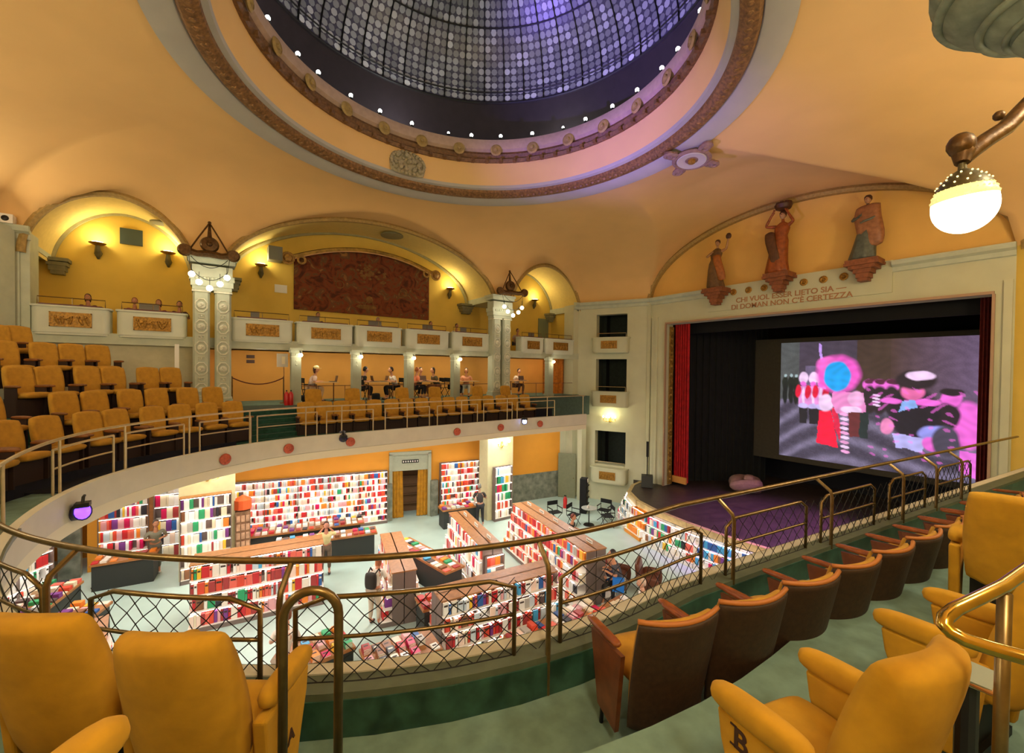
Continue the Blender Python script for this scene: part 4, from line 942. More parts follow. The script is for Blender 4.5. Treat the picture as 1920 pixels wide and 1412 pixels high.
def letter(parent, s, loc, size=.13):
    c = bpy.data.curves.new('row_letter', 'FONT'); c.body = s; c.size = size; c.extrude = .002; c.align_x = 'CENTER'; c.offset = .0025; c.materials.append(mat('dark letter', '3A1C0A', .7))
    o = font_mesh('row_letter', c, parent, loc, (pi/2, 0, -pi/2))
    mb = MB()
    if s == 'B':
        for z in (0.004, size*.72-.004): mb.box((-size*.27, z+.0, 0), (.03, .008, .004))
        h = obj('row_letter_serif', mb, MATS['dark letter'], parent); h.location = loc; h.rotation_euler = (pi/2, 0, -pi/2)
    return o
a1 = armchair('armchair', 'mustard velvet armchair with the letter B on its side, nearest the viewer at lower right', 'armchair', (1.93, .67, 6.15), R(-12.5), 'mustard armchairs'); a1.scale = (.88,)*3
sp = [c for c in kids(a1) if c.name.startswith('side_panel')][0]
letter(sp, 'B', (-.3475, .06, .47), .13)
a2 = dup(a1, (3.18, .47, 6.15), R(-10), 'mustard velvet armchair seen behind the lettered one, half covered by the brass rail')
a2 = a2
# third one further on, turned away from the viewer
dup(a1, (4.80, .40, 6.2), R(-86), 'mustard armchair with a tall back turned to the viewer at the right edge')
l1 = dup(a1, (-.44, 3.24, 5.72), R(-35), 'mustard armchair at the lower left corner, its back cut by the left edge')
l2 = dup(a1, (.09, 2.70, 5.72), R(-35), 'mustard armchair at lower left, beside the brass hoop')
l3 = dup(a1, (-.53, 1.47, 6.50), R(-35), 'mustard armchair at the lower left corner showing only its armrest and seat')
l1.scale = l2.scale = (1, 1, 1); l3.scale = (.9,)*3
for o in list(bpy.data.objects):
    if o.name.startswith('row_letter') and o.name not in ('row_letter', 'row_letter_serif'): bpy.data.objects.remove(o)
# B only on the lettered chair: dup() copies two levels, so drop the copies (done above); give the hoop-side chair its A
for c in kids(l2):
    if c.name.startswith('side_panel') and c.data.vertices[0].co.x > 0:
        o = letter(c, 'A', (.3475, -.02, .3), .1); o.rotation_euler = (pi/2, 0, pi/2)

# brown-backed seats along the near rail
def brown_seat(loc, rz, label):
    t = thing('theatre_seat', label, 'theatre seat', loc, rz, 'brown-backed seats along the near rail')
    def bend(q, o=0): return lean(Vector((q.x*(1+.12*(q.z)), q.y+o+.22*(q.x*q.x)/.09*.42, q.z+.50)), .20, .1, 0)+Vector((0, -.16, 0))
    mb = MB(); mb.cushion(.54, .74, .035, .12, 14, 9, lambda q: bend(q)); link('back_shell', smooth_chair_mesh('shell', mb, BROWNV), t)
    mb = MB(); mb.cushion(.50, .70, .06, .2, 12, 6, lambda q: bend(Vector((q.x, q.y, q.z+.02)), .045)); link('backrest', smooth_chair_mesh('pad', mb, YELD), t)
    mb = MB(); P = [bend(Vector((x, 0.01, .372-.003*abs(x)))) for x in [-.262+.524*i/14 for i in range(15)]]; mb.tube(P, .016, 6); obj('top_rim', mb, mat('orange brown piping', 'A9662A', 0.6), t, smooth='all')
    mb = MB(); mb.cushion(.46, .42, .10, .3, 8, 4, lambda q: Vector((q.x, q.z+.1, .42+q.y))); link('seat', smooth_chair_mesh('pan', mb, YELD), t)
    for s in (-1, 1):
        mb = MB(); mb.prismx([(-.06, .1), (.16, .12), (.26, .56), (-.12, .6)], s*.295-.014, s*.295+.014); obj('side_panel', mb, WOOD, t)
        mb = MB(); mb.cushion(.055, .40, .04, .4, 8, 4, lambda q: Vector((q.x+s*.295, q.z+.12, .62+q.y-.08*q.z))); link('armrest', smooth_chair_mesh('arm', mb, mat('polished red wood', '8A4A22', 0.25, var=.25, scale=12)), t)
    for s in (-1, 1): mb = MB(); mb.tube([(s*.29, .14, 0), (s*.29, .12, .2)], .013, 6); obj('leg', mb, DARK, t)
    return t
bs = [(2.32, 1.66), (2.91, 1.52), (3.50, 1.41), (4.08, 1.32), (4.66, 1.24), (5.26, 1.17), (5.86, 1.1), (6.46, 1.02), (7.1, .94), (7.75, .86), (8.4, .78), (9.1, .7)]
b0 = None
for k, (x, y) in enumerate(bs):
    lab = f'brown-backed seat with mustard cushion along the near rail, {ORD[k]} from the front'
    a = R(-19+1.2*k)
    if b0 is None: b0 = brown_seat((x, y, 5.71), a, lab); bproto = b0
    else: dup(bproto, (x, y, 5.71), a, lab)

# theatre seats of the rear tiers and the far rows: faces +y
def tier_seat(loc, rz, label, m_, name='theatre_seat', hb=.66, group='mustard seats of the rear tiers'):
    t = thing(name, label, 'theatre seat', loc, rz, group)
    mb = MB(); mb.cushion(.50, hb, .12, .40, 10, 5, lambda q: lean(Vector((q.x*(1+.05*q.z), q.y+.04*(q.x/.25)**2, q.z+.36+hb/2)), .17, .36, 0)+Vector((0, -.18, 0))); link('backrest', smooth_chair_mesh('tier_back', mb, m_), t)
    mb = MB(); mb.cushion(.48, .46, .13, .25, 8, 4, lambda q: Vector((q.x, q.z+.06, .42+q.y+.06*q.z))); link('seat', smooth_chair_mesh('tier_pan', mb, m_), t)
    for s in (-1, 1):
        mb = MB(); mb.cushion(.07, .36, .06, .4, 6, 3, lambda q: Vector((q.x+s*.285, q.z+.06, .60+q.y))); mb.cur = 0; link('armrest', smooth_chair_mesh('tier_arm', mb, mat('brown seat arm', '7A4A1C', 0.6, var=.2)), t)
    mb = MB(); mb.box((0, -.05, .18), (.5, .3, .36)); mb.box((-.285, .02, .3), (.03, .26, .6)); mb.box((.285, .02, .3), (.03, .26, .6)); obj('frame', mb, mat('dark seat frame', '2A1710', .7), t)
    return t
proto = None
def place_tier(px, off, zf, label, group='mustard seats of the rear tiers', rz_=None, straight=None, shift=0):
    global proto
    # plan position where the view ray at picture column px meets the row (distance off behind the rail)
    best = None; rng = srange(-1.25, .40, .0015)
    s = min(rng, key=lambda s: abs(proj((*hs(s, off), zf+.9))[0]-px)); p = hs(s, off)
    if off == 1.3 and px < 130: p = {8: Vector((-2.62, 9.4)), 57: Vector((-2.42, 10.1)), 105: Vector((-2.12, 10.72))}[px]
    q = hs(s, off-.5) if not (off == 1.3 and px < 130) else Vector(HC); v = q-p; rz = math.atan2(v.y, v.x)-pi/2
    if proto is None: proto = tier_seat((p.x, p.y, zf), rz, label, YELD); proto['group'] = group; return proto
    return dup(proto, (p.x, p.y, zf), rz, label, group)
REAR = [('front', 1.3, 6.1, (8, 57, 105, 183, 232, 298, 349, 398, 444)), ('second', 2.15, 6.45, (0, 137, 192, 256, 304, 361, 407)), ('third', 3.05, 6.96, (52, 108, 176, 222, 286, 328)), ('fourth', 3.85, 7.5, (24, 96, 147, 193)), ('fifth', 4.65, 7.88, (4, 45))]
for nm, off, zf, xs in REAR:
    for k, px in enumerate(xs): place_tier(px, off, zf, f'mustard seat in the {nm} row of the rear tiers, {ORD[k]} from the left')
g = 'mustard seats of the far front row'
xs = [578, 611, 643, 675, 706, 738, 767, 796, 822, 847, 872, 897, 921, 945, 968, 990]
for k, px in enumerate(xs): place_tier(px, 1.35, 5.98, f'mustard seat in the long far front row, {ORD[k]} from the left', g)
for k, px in enumerate((590, 664, 758, 820, 900, 953)): place_tier(px, 2.2, 6.32, f'mustard seat standing up behind the far front row, {ORD[k]} of six from the left', 'mustard seats behind the far front row')
# small table beside the brass rail at lower right
t = thing('side_table', 'small grey table with dark pedestal under the brass rail at lower right', 'table', (1.98, .02, 6.4))
c_ = at_d(1815, 1262, 1.45)
t.location = (c_.x+.02, c_.y, 6.4); h_ = c_.z-6.4
mb = MB(); mb.prism([(-.07, -.06), (.07, -.06), (.08, .06), (-.07, .07)], h_-.02, h_); obj('top', mb, mat('grey laminate', '7E846E', 0.5), t)
mb = MB(); mb.tube([(-.07, -.06, h_-.01), (.07, -.06, h_-.01), (.08, .06, h_-.01), (-.07, .07, h_-.01)], .008, 6, closed=True); obj('edge', mb, TANWOOD, t)
mb = MB(); mb.tube([(-.03, .0, 0), (-.03, .0, h_-.02)], .03, 10); obj('pedestal', mb, mat('blue black post', '14161E', .5), t)

# ------------------------------------------------------------------ stalls: floor, rear wall
mb = MB(); mb.box((6, 8.5, 1.3), (26, 26, 0.2)); struct('floor', mb, FLOOR, label='pale blue green stalls floor')
W0, W1, W2, W3, W4 = (-6.5, 21.0), (0.7, 19.35), (6.55, 18.2), (8.15, 17.75), (15.6, 16.75)
def wp(a, b, u, off=0.0):
    a = Vector(a); b = Vector(b); d = (b-a).normalized(); n = Vector((-d.y, d.x)); return a+d*u-n*off      # off towards the hall (-y)
mb = MB(); mb.span(W0, W1, 1.4, 5.6, .3); mb.span(W1, W2, 1.4, 5.6, .3); mb.span((8.15, 17.78), (11.2, 17.3), 1.4, 5.6, .3); mb.span((6.5, 18.2), (8.2, 17.78), 4.28, 5.6, .3)
struct('wall_stalls', mb, ORANGE, label='orange rear wall of the stalls above the bookshelves')
mb = MB(); mb.span((12.0, 17.2), (15.1, 16.75), 2.75, 5.6, .3); struct('wall_stalls_right', mb, ORANGE, label='orange wall over grey marble at the right of the stalls')
mb = MB(); mb.span((12.0, 17.17), (15.1, 16.72), 1.4, 2.75, .3); struct('wall_marble', mb, GREYM, label='grey marble dado at the right of the stalls')
mb = MB(); mb.span((11.2, 17.3), (12.0, 17.2), 1.4, 5.6, .3); mb.span((15.1, 16.75), (15.8, 16.6), 1.4, 5.6, .3); struct('wall_cream', mb, WALLW, label='cream wall strips at the right of the stalls')
# left side under the balcony
mb = MB(); mb.box((-4.9, 12.5, 3.4), (.3, 17, 4.2)); struct('wall_stalls_left', mb, ORANGE, label='orange wall at the far left of the stalls')
# doorway with gold curtains
t = thing('doorway', 'grey framed doorway with gold curtains and a dark sign in the stalls wall', 'doorway', (7.35, 18.0, 1.4), math.atan2(W3[1]-W2[1], W3[0]-W2[0]))
mb = MB()
for s in (-1, 1): mb.box((s*.84, 0, 1.42), (.14, .25, 2.9))
mb.box((0, 0, 2.87), (1.82, .25, .14)); mb.box((0, .03, 2.45), (1.56, .12, .72)); obj('frame', mb, mat('grey green door frame', 'A9AC95', 0.6, var=.06), t)
for s in (-1, 1):
    mb = MB(); vs = []
    for i in range(15): vs += [(s*(.78-.5*i/14), .02+.04*sin(i*1.6), .02), (s*(.78-.45*i/14), .02+.04*sin(i*1.6), 2.1)]
    mb.add(vs, [(2*i, 2*i+2, 2*i+3, 2*i+1) for i in range(14)]); obj('curtain', mb, GOLDV, t, smooth=True)
mb = MB(); mb.box((0, -.05, 2.5), (.72, .02, .14)); obj('sign', mb, DARK, t)
mb = MB()
for i in range(7): mb.box((-.3+.1*i, -.065, 2.5), (.05, .01, .07))
obj('sign_letters', mb, WHITEP, t)
mb = MB(); mb.box((0, .9, 1.2), (1.2, .05, 2.4))
for i in range(5): mb.box((0, .8, .4+.42*i), (1.0, .2, .03))
obj('back_room', mb, mat('brown back room', '7A5A3C', .8), t)
t = thing('exit_sign', 'small lit blue green exit sign above the doorway', 'sign', (7.25, 17.9, 4.72)); mb = MB(); mb.box((0, 0, 0), (.24, .05, .15)); obj('panel', mb, mat('lit exit panel', '9FE0E0', .4, emit='7FE8E8', estr=1.6), t); mb = MB(); mb.box((.03, -.03, 0), (.05, .01, .09)); mb.box((-.06, -.03, 0), (.06, .01, .02)); obj('pictogram', mb, WHITEP, t)
# marble jambs, posts
for x, y, w_, nm, m_ in ((6.42, 18.05, .22, 'grey marble pilaster left of the doorway', GREYM), (8.32, 17.62, .34, 'grey marble pilaster right of the doorway', GREYM), (12.0, 17.1, .2, 'pale pilaster left of the orange wall', WALLW)):
    mb = MB(); mb.box((x, y, 2.9 if 'orange' in nm else 2.2), (w_, .2, 3.0 if 'orange' in nm else 1.6)); tag(obj('pilaster', mb, m_), nm, 'pilaster')
for x, y, w_, h_, nm, m_ in ((-2.95, 18.9, .3, 4.0, 'orange pilaster left of the leftmost lit bookshelf', ORANGE), (-3.45, 18.6, .5, 4.0, 'grey marble pillar at the left of the stalls', GREYM), (-1.55, 18.7, .16, 4.0, 'thin brown post between the two left bookshelves', TANWOOD)):
    mb = MB(); mb.box((x, y, 1.4+h_/2), (w_, .25, h_)); tag(obj('pilaster', mb, m_), nm, 'pilaster')
# piers carrying the balcony
mb = MB(); mb.box((0.02, 16.75, 3.5), (1.45, .7, 4.18)); tag(obj('pier', mb, mat('cream pier', 'D9D2A8', .75, var=.05)), 'cream pier under the left twin columns with a double wall lamp', 'pier')
mb = MB(); mb.box((10.6, 16.0, 3.5), (1.35, .7, 4.18)); tag(obj('pier', mb, MATS['cream pier']), 'cream pier under the right twin columns with a double wall lamp', 'pier')
mb = MB(); mb.box((15.55, 15.6, 3.3), (.3, .3, 3.8)); tag(obj('pier', mb, WALLW), 'slim cream pier at the corner beside the bay wall', 'pier')
t = thing('side_door', 'tall grey green door leaf standing open at the right of the stalls', 'door', (15.2, 16.3, 1.4), -.9); mb = MB(); mb.box((0, 0, 1.15), (.9, .06, 2.3)); obj('leaf', mb, mat('grey green leaf', '7C7F64', .6, var=.1), t); mb = MB(); mb.ball((.35, -.06, 1.05), .03, 8); obj('handle', mb, BRASS, t)
# double wall lamps
def wall_lamp(loc, rz, label, n_=2, span=.28):
    t = thing('wall_lamp', label, 'wall lamp', loc, rz)
    mb = MB(); mb.lathe([(.03, -.14), (.07, -.05), (.03, .04), (.05, .1), (1e-5, .16)], 10, (0, -.06, 0)); obj('backplate', mb, GILTL, t, smooth=True)
    for i in range(n_):
        x = (-1+2*i/(n_-1))*span
        mb = MB(); mb.tube([(0, -.08, -.04), (x*.5, -.16, -.1), (x, -.18, -.05), (x, -.18, .05)], .014, 6); mb.lathe([(.02, .03), (.05, .06), (.02, .07)], 8, (x, -.18, 0)); obj('arm', mb, GILTL, t, smooth=True)
        mb = MB(); mb.ball((x, -.18, .15), .075 if n_ == 2 else .04, 10, (1, 1, 1.1 if n_ == 2 else 1.5)); obj('shade', mb, SCONCE, t, smooth=True)
    v = Matrix.Rotation(rz, 3, 'Z') @ Vector((0, -.4, .25)); lamp('POINT', 'wall_lamp_light', Vector(loc)+v, 22, (1, .93, .6), .1)
    return t
wall_lamp((0.0, 16.38, 4.55), 0, 'double gilt wall lamp with glowing shades on the left cream pier')
wall_lamp((10.62, 15.63, 4.7), 0, 'double gilt wall lamp with glowing shades on the right cream pier')
pc = bayp(1.74, .0); wall_lamp((pc.x, pc.y, 5.55), math.atan2(bd.y, bd.x) if (Matrix.Rotation(math.atan2(bd.y, bd.x), 2) @ Vector((0, -1))).dot(inn) > 0 else math.atan2(bd.y, bd.x)+pi, 'gilt candelabra wall lamp with five flames on the bay wall', 5, .3)

# ------------------------------------------------------------------ bookshelves and books
PAL = ['C8282E', 'E86A5A', 'F0EDE4', 'F6F4EE', 'E9DCC0', 'D94A32', '2E5FA8', '4AA6D8', 'F2C23A', '2FA36B', '7A3A8A', '2A2A34', 'F08A2E', 'B8B4AC', 'E4A8B0', '8A5A3A', 'D2105A', 'FAFAFA', 'EFE6DA', 'C9D6E0', 'A83A3A', '5A4A4A', 'FFFFFF', 'F4D8C8']
PN = ['red', 'coral', 'white', 'white', 'cream', 'orange red', 'blue', 'light blue', 'yellow', 'green', 'purple', 'black', 'orange', 'grey', 'pink', 'brown', 'magenta', 'white', 'cream', 'pale blue', 'dark red', 'dark brown', 'white', 'peach']
BOOKS = []   # (center, dims, rz, rx, palette, place text)
def add_book(c, d, rz, pi_, where, rx=0): BOOKS.append((Vector(c), d, rz, rx, pi_, where))
def pick(bias=None):
    if bias and random.random() < .6: return random.choice(bias)
    return random.randrange(len(PAL))
LEVELN = ['bottom', 'second lowest', 'third', 'fourth', 'fifth', 'sixth', 'seventh', 'top', 'top']
LEDW = LED
def bookcase(name, label, a, b, z0, z1, n_, depth=.3, side=1, where='', bias=None, group=None, frame=None, fill=.96, face=.25, plinth=.12, wid=(.035, .075), brown_top=False, slope=0, head=.0, back=True):
    """a->b: front line in plan, shelves open to the right hand side*-1 ... faces side*normal; slope = outward run of the lowest shelf"""
    a = Vector(a); b = Vector(b); L = (b-a).length; d = (b-a)/L; nn = Vector((-d.y, d.x))*side   # nn: facing direction
    rz = math.atan2(d.y, d.x); frame = frame or mat('taupe shelf frame', '7A6A64', 0.5)
    t = thing(name, label, 'bookcase', (a.x, a.y, z0), rz, group); sy = side   # local: x along, y*side = facing
    H = z1-z0; mb = MB()
    if back: mb.box((L/2, -sy*(depth-.01), H/2), (L, .02, H))
    for x in [0, L]+[L*i/max(1, round(L/1.1)) for i in range(1, max(1, round(L/1.1)))]: mb.box((x, -sy*depth/2, H/2), (.025, depth, H))
    mb.box((L/2, -sy*depth/2+sy*slope/2, plinth/2), (L, depth+slope, plinth)); obj('frame', mb, frame, t)
    if brown_top: mb = MB(); mb.box((L/2, -sy*depth/2, H+.015), (L+.04, depth+.05, .03)); obj('top_board', mb, TANWOOD, t)
    sh = (H-plinth-head)/n_
    for i in range(n_):
        zs = plinth+i*sh; sl = slope*(1-(i+.0)/n_)**1.0 if slope else 0; lit = i < n_-0
        mb = MB(); mb.box((L/2, -sy*depth/2+sy*sl/2, zs), (L, depth+sl, .02)); shf = obj('shelf', mb, WHITEP, t)
        zt = zs+sh; mb = MB(); mb.box((L/2, sy*(-.03+(slope*(1-(i+1)/n_) if slope else 0)), zt-.018), (L-.03, .022, .012)); obj('light_strip', mb, LED, shf)
        x = .02
        while x < L-.06:
            fo = random.random() < face; w_ = random.uniform(.13, .17) if fo else random.uniform(*wid); 
            if x+w_ > L-.02: break
            if random.random() > fill: x += w_; continue
            h_ = sh*random.uniform(.72, .9); dp = .03 if fo else .18
            c = a+d*(x+w_/2)+nn*(sl-.05-dp/2-random.uniform(0, .03)); k_ = pick(bias(i, x/L) if callable(bias) else bias)
            add_book((c.x, c.y, z0+zs+.012+h_/2), (w_-.006, dp, h_), rz, k_, f'on the {LEVELN[min(i, 8)]} shelf of {where}')
            x += w_
    return t
REDS = [0, 1, 5, 20, 12]; WH_ = [2, 3, 17, 22, 4]; MIX = [2, 3, 17, 4, 1, 14, 23, 0, 5, 18, 19, 12, 20]
def wallbias(i, u): return MIX
# rear wall
bookcase('bookcase', 'long white-lit wall bookcase under the orange wall, left of the doorway', wp(W1, W2, 0.05, .42), wp(W1, W2, 5.75, .42), 1.4, 3.62, 8, .3, -1, 'the long wall bookcase', MIX, wid=(.045, .09), head=.02)
bookcase('bookcase', 'wall bookcase full of red books right of the doorway', (8.55, 17.35), (10.35, 17.05), 1.4, 3.75, 8, .3, -1, 'the wall bookcase right of the doorway', MIX+REDS, wid=(.045, .09))
bookcase('bookcase', 'narrow bookcase with a green row on the right cream pier', (10.15, 15.36), (11.05, 15.36), 1.4, 3.75, 6, .22, -1, 'the narrow bookcase on the right pier', lambda i, u: [9, 9, 9] if i in (2, 3) else WH_, wid=(.06, .1))
bookcase('bookcase', 'bookcase with tan top strip on the left cream pier', (-.66, 16.1), (.62, 16.1), 1.4, 4.0, 7, .22, -1, 'the bookcase on the left pier', WH_+[9, 8], wid=(.05, .1), brown_top=True)
bookcase('bookcase', 'narrow bookcase with framed goods left of the cream pier', (-1.45, 18.5), (-.66, 18.4), 1.4, 4.1, 6, .3, -1, 'the narrow bookcase left of the pier', WH_+[10, 8], face=.8)
bookcase('bookcase', 'leftmost lit wall bookcase with pink and red books', (-2.85, 18.75), (-1.6, 18.55), 1.4, 4.9, 9, .3, -1, 'the leftmost wall bookcase', [1, 14, 16, 0, 2, 3, 10], wid=(.05, .1))
bookcase('bookcase', 'white-lit bookcase at the far left under the balcony', (-4.6, 16.2), (-3.6, 17.6), 1.4, 4.2, 7, .3, -1, 'the far left bookcase', WH_+[1, 9, 7], face=.5)
# islands (double-sided)
def island(label, c0, c1, half, z1, n_, where, bias=None, slope=.28, brown=False, signs=0, ends=True, wid=(.05, .1), face=.35, **kw):
    c0 = Vector(c0); c1 = Vector(c1); d = (c1-c0).normalized(); nn = Vector((-d.y, d.x))
    bookcase('bookcase', label+', camera side', c0-nn*half, c1-nn*half, 1.4, z1, n_, half-.01, -1, where, bias, slope=slope, wid=wid, face=face, brown_top=brown, **kw)
    bookcase('bookcase', label+', far side', c0+nn*half, c1+nn*half, 1.4, z1, n_, half-.01, 1, where, bias, slope=slope, wid=wid, face=face, brown_top=brown, **kw)
    rz = math.atan2(d.y, d.x)
    for i in range(signs):
        p = c0+d*((c1-c0).length*(i+.5)/signs)+nn*.1; mb = MB(); mb.box((0, 0, .06), (.3, .012, .1)); t = thing('shelf_sign', f'small white sign standing on top of {where}, {ORD[i]} of {signs}', 'sign', (p.x, p.y, z1+.03), rz, 'white shelf signs'); obj('board', mb, WHITEP, t)
        mb = MB()
        for j in range(4): mb.box((-.09+.06*j, -.008, .06), (.03, .004, .03)); mb.box((-.09+.06*j, .008, .06), (.03, .004, .03))
        obj('lettering', mb, DARK, t)
island('long low lit bookcase behind the left net', (-.3, 13.75), (2.75, 13.35), .38, 2.95, 4, 'the low bookcase behind the left net', MIX+REDS, slope=.35, brown=True)
island('diagonal bookcase in the middle of the stalls', (4.75, 13.2), (4.15, 10.5), .3, 2.75, 4, 'the middle diagonal bookcase', MIX+REDS, slope=.3, brown=True)
island('short bookcase with brown top and red end', (7.2, 13.3), (6.6, 10.1), .3, 2.95, 4, 'the short brown-topped bookcase', [0, 1, 11, 20]+WH_, slope=.3, brown=True, signs=3)
island('long bookcase with brown top and rows of red books', (9.7, 12.9), (8.9, 8.3), .33, 2.95, 5, 'the long brown-topped bookcase', lambda i, u: REDS if i > 2 else REDS+WH_+[6], slope=.45, brown=True, signs=5)
island('bookcase ascending to the right behind the net', (4.3, 8.9), (7.4, 8.55), .34, 2.8, 4, 'the bookcase ascending behind the net', MIX+REDS+[6, 7], slope=.4, brown=True)
island('low bookcase glimpsed at the left end behind the net', (-1.95, 11.6), (-1.6, 8.2), .32, 2.95, 5, 'the low bookcase at the left end', None, slope=.35, brown=True)
island('short bookcase beside the armchairs', (9.1, 6.3), (9.0, 4.9), .25, 2.7, 3, 'the short bookcase beside the armchairs', MIX+REDS, slope=.2)
bookcase('bookcase', 'black wire bookcase with red magazines at the end of the short bookcase', (6.35, 10.0), (6.9, 9.95), 1.4, 2.75, 4, .1, -1, 'the red end rack', REDS, face=1)
# curved shelf below the stage edge: straight modules
cv = [Vector(p) for p in AP[1:-1]]
kinds = [('white shelf module of small framed prints', [13, 13, 11], 1.0), ('white shelf module of small framed prints', [13, 19, 11], 1.0), ('orange shelf module with orange books', [12, 8, 12], .3), ('pale shelf module with green and white books', [9, 2, 3, 19], .5), ('pale shelf module with red and white books', [2, 3, 9, 1], .6),
         ('bright blue shelf module', [7, 7, 7, 6], .6), ('white shelf module with light blue books', [7, 2, 3], .5), ('tan shelf module with mixed books', [15, 4, 2], .5), ('tan shelf module', [15, 4], .4), ('pale shelf module', [2, 3], .4)]
k = 0
def resample(P, step):
    out = [P[0]]; acc = 0
    for a, b in zip(P, P[1:]):
        L = (b-a).length; u = step-acc
        while u <= L: out.append(a+(b-a)*u/L); u += step
        acc = L-(u-step)
    return out
mods = resample(cv, 1.15)
for i in range(len(mods)-1):
    a, b = mods[i], mods[i+1]; d = (b-a).normalized(); nn = Vector((-d.y, d.x)); side = -1 if nn.dot(Vector((-1, 0))) < 0 else 1
    nnf = nn*side; kd = kinds[min(i, len(kinds)-1)]
    fr = mat('amber shelf', 'D98A2A', .5) if 'orange' in kd[0] else WHITEP
    bookcase('display_shelf', kd[0]+f' below the stage edge, {ORD[i]} in line', a+nnf*.3, b+nnf*.3, 1.4, 2.38, 3, .26, side, f'the {ORD[i]} module below the stage edge', kd[1], face=kd[2], wid=(.06, .1), slope=.35, frame=fr, group='display shelves below the stage edge', plinth=.14)
# tables with lying books
def table(label, c, rz, w_, d_, h_, where, rows_=2, stack=2, bias=None, dark=True):
    t = thing('display_table', label, 'table', (c[0], c[1], 1.4), rz, 'display tables with books')
    mb = MB(); mb.box((0, 0, h_-.03), (w_, d_, .06)); obj('top', mb, TANWOOD if dark else WHITEP, t); mb = MB(); mb.box((0, 0, (h_-.06)/2), (w_*.94, d_*.9, h_-.06)); obj('base', mb, mat('charcoal plinth', '2E3230', .6), t)
    n_ = int(w_/.2); m_ = max(1, int(d_/.26)); M = Matrix.Rotation(rz, 2)
    for i in range(n_):
        for j in range(m_):
            if random.random() < .08: continue
            k_ = pick(bias)
            for s in range(random.randint(1, stack)):
                v = M @ Vector((-w_/2+.1+i*(w_-.02)/n_, -d_/2+.13+j*(d_-.02)/m_)); add_book((c[0]+v.x, c[1]+v.y, 1.4+h_+.016+.03*s), (.15, .21, .028), rz+random.uniform(-.08, .08), k_, f'lying on {where}')
table('long dark display table of books in front of the long wall bookcase', (2.6, 16.9), -.2, 4.6, .8, .85, 'the table before the long wall bookcase', stack=3)
table('second display table of books behind the woman in the pale top', (3.4, 15.6), -.2, 3.2, .7, .8, 'the table behind the woman in the pale top', stack=3)
table('small display table beside the diagonal bookcase', (5.6, 12.4), -1.4, 3.0, .7, .8, 'the table beside the diagonal bookcase')
table('display table before the red wall bookcase', (8.7, 16.0), -.15, 1.6, .7, .8, 'the table before the red wall bookcase', stack=3)
table('crowded display table below the kerb in the middle', (3.3, 8.5), -.05, 1.5, .9, .75, 'the crowded table in the middle', stack=4)
table('crowded display table below the kerb right of the middle', (6.6, 7.25), .0, 2.6, .8, .75, 'the crowded table right of the middle', stack=4)
table('book table close under the kerb behind the hoop', (1.95, 9.55), .1, 1.1, 1.0, .75, 'the table behind the hoop', stack=4, bias=[12, 8, 9, 7, 0])
table('book table seen low at the left', (-2.6, 13.6), 1.2, 1.8, .8, .75, 'the low table at the left', stack=4)
table('book table under the left end of the net', (-3.3, 15.3), 1.3, 1.6, .8, .8, 'the table under the left end of the net', stack=5)
table('small book table at the end of the long bookcase', (8.35, 6.9), .1, .9, .7, .8, 'the table at the end of the long bookcase', stack=2)
table('long display table left of the pier with red covers', (-2.0, 17.3), -.12, 1.5, .7, .8, 'the table before the leftmost bookcase', stack=2, bias=REDS)
table('display table with red books at the foot of the diagonal bookcase', (4.9, 9.75), -.1, 1.3, .7, .8, 'the table at the foot of the diagonal bookcase', stack=3, bias=REDS)

# books: the 300 largest in view as objects, the rest as one mesh
def score(b):
    c, d, rz, rx, k_, w_ = b; x, y, z = proj(c)
    if z < 1 or x < 5 or x > 1915 or y > 1262 or y < 820: return -1
    if x < 480 and y > 1150 or (x > 1150 and y > 1130+(1150-x)*.28): return -1
    if 'camera side' in w_: pass
    dims = sorted(d)[1:]; toward = Vector((0, 0, E))-c; 
    if d[1] < d[2]:   # standing: needs its spine side facing the camera
        pass
    return dims[0]*dims[1]/(z*z)
def facing(b): return True
cmat = {}
def bookmesh(k_, lying=False):
    key = (k_, lying)
    if key in cmat: return cmat[key]
    mb = MB(); mb.cur = 0
    if lying:
        mb.box((0, 0, .46), (1, 1, .08)); mb.box((0, 0, -.46), (1, 1, .08)); mb.box((-.48, 0, 0), (.04, 1, 1)); mb.cur = 1; mb.box((.01, 0, 0), (.95, .95, .84)); mb.cur = 2; mb.box((0, .12, .505), (.6, .22, .02))
    else:
        mb.box((-.46, 0, 0), (.08, 1, 1)); mb.box((.46, 0, 0), (.08, 1, 1)); mb.box((0, -.48, 0), (1, .04, 1)); mb.box((0, .48, 0), (1, .04, 1)); mb.cur = 1; mb.box((0, 0, 0), (.84, .9, .96)); mb.cur = 2; mb.box((0, -.505, .22), (.7, .02, .16)); mb.box((0, .505, .22), (.7, .02, .16))
    me = mb.mesh('book', [mat('cover '+PAL[k_], PAL[k_], .45), mat('paper', 'EFE8D8', .8), mat('title ink' if PN[k_] not in ('black', 'dark brown', 'blue') else 'pale title', '40302A' if PN[k_] not in ('black', 'dark brown', 'blue') else 'E8E0D0', .6)]); cmat[key] = me; return me
sc_ = sorted(range(len(BOOKS)), key=lambda i: -score(BOOKS[i])); top = set(sc_[:300])
mb = MB(); 
for i, (c, d, rz, rx, k_, w_) in enumerate(BOOKS):
    if i in top:
        lying = d[2] < .05; o = link('book', bookmesh(k_, lying), None, c, rz); o.scale = d
        tag(o, f'{PN[k_]} book '+w_, 'book', f'{PN[k_]} books '+w_)
    else:
        mb.col = lin(PAL[k_]); mb.box(c, d, rz)
BM = colmat('book covers', .5); o = obj('shelved_books', mb, BM); tag(o, 'the many smaller books filling the lit shelves and tables of the stalls', 'books', kind='stuff')
print('books', len(BOOKS))
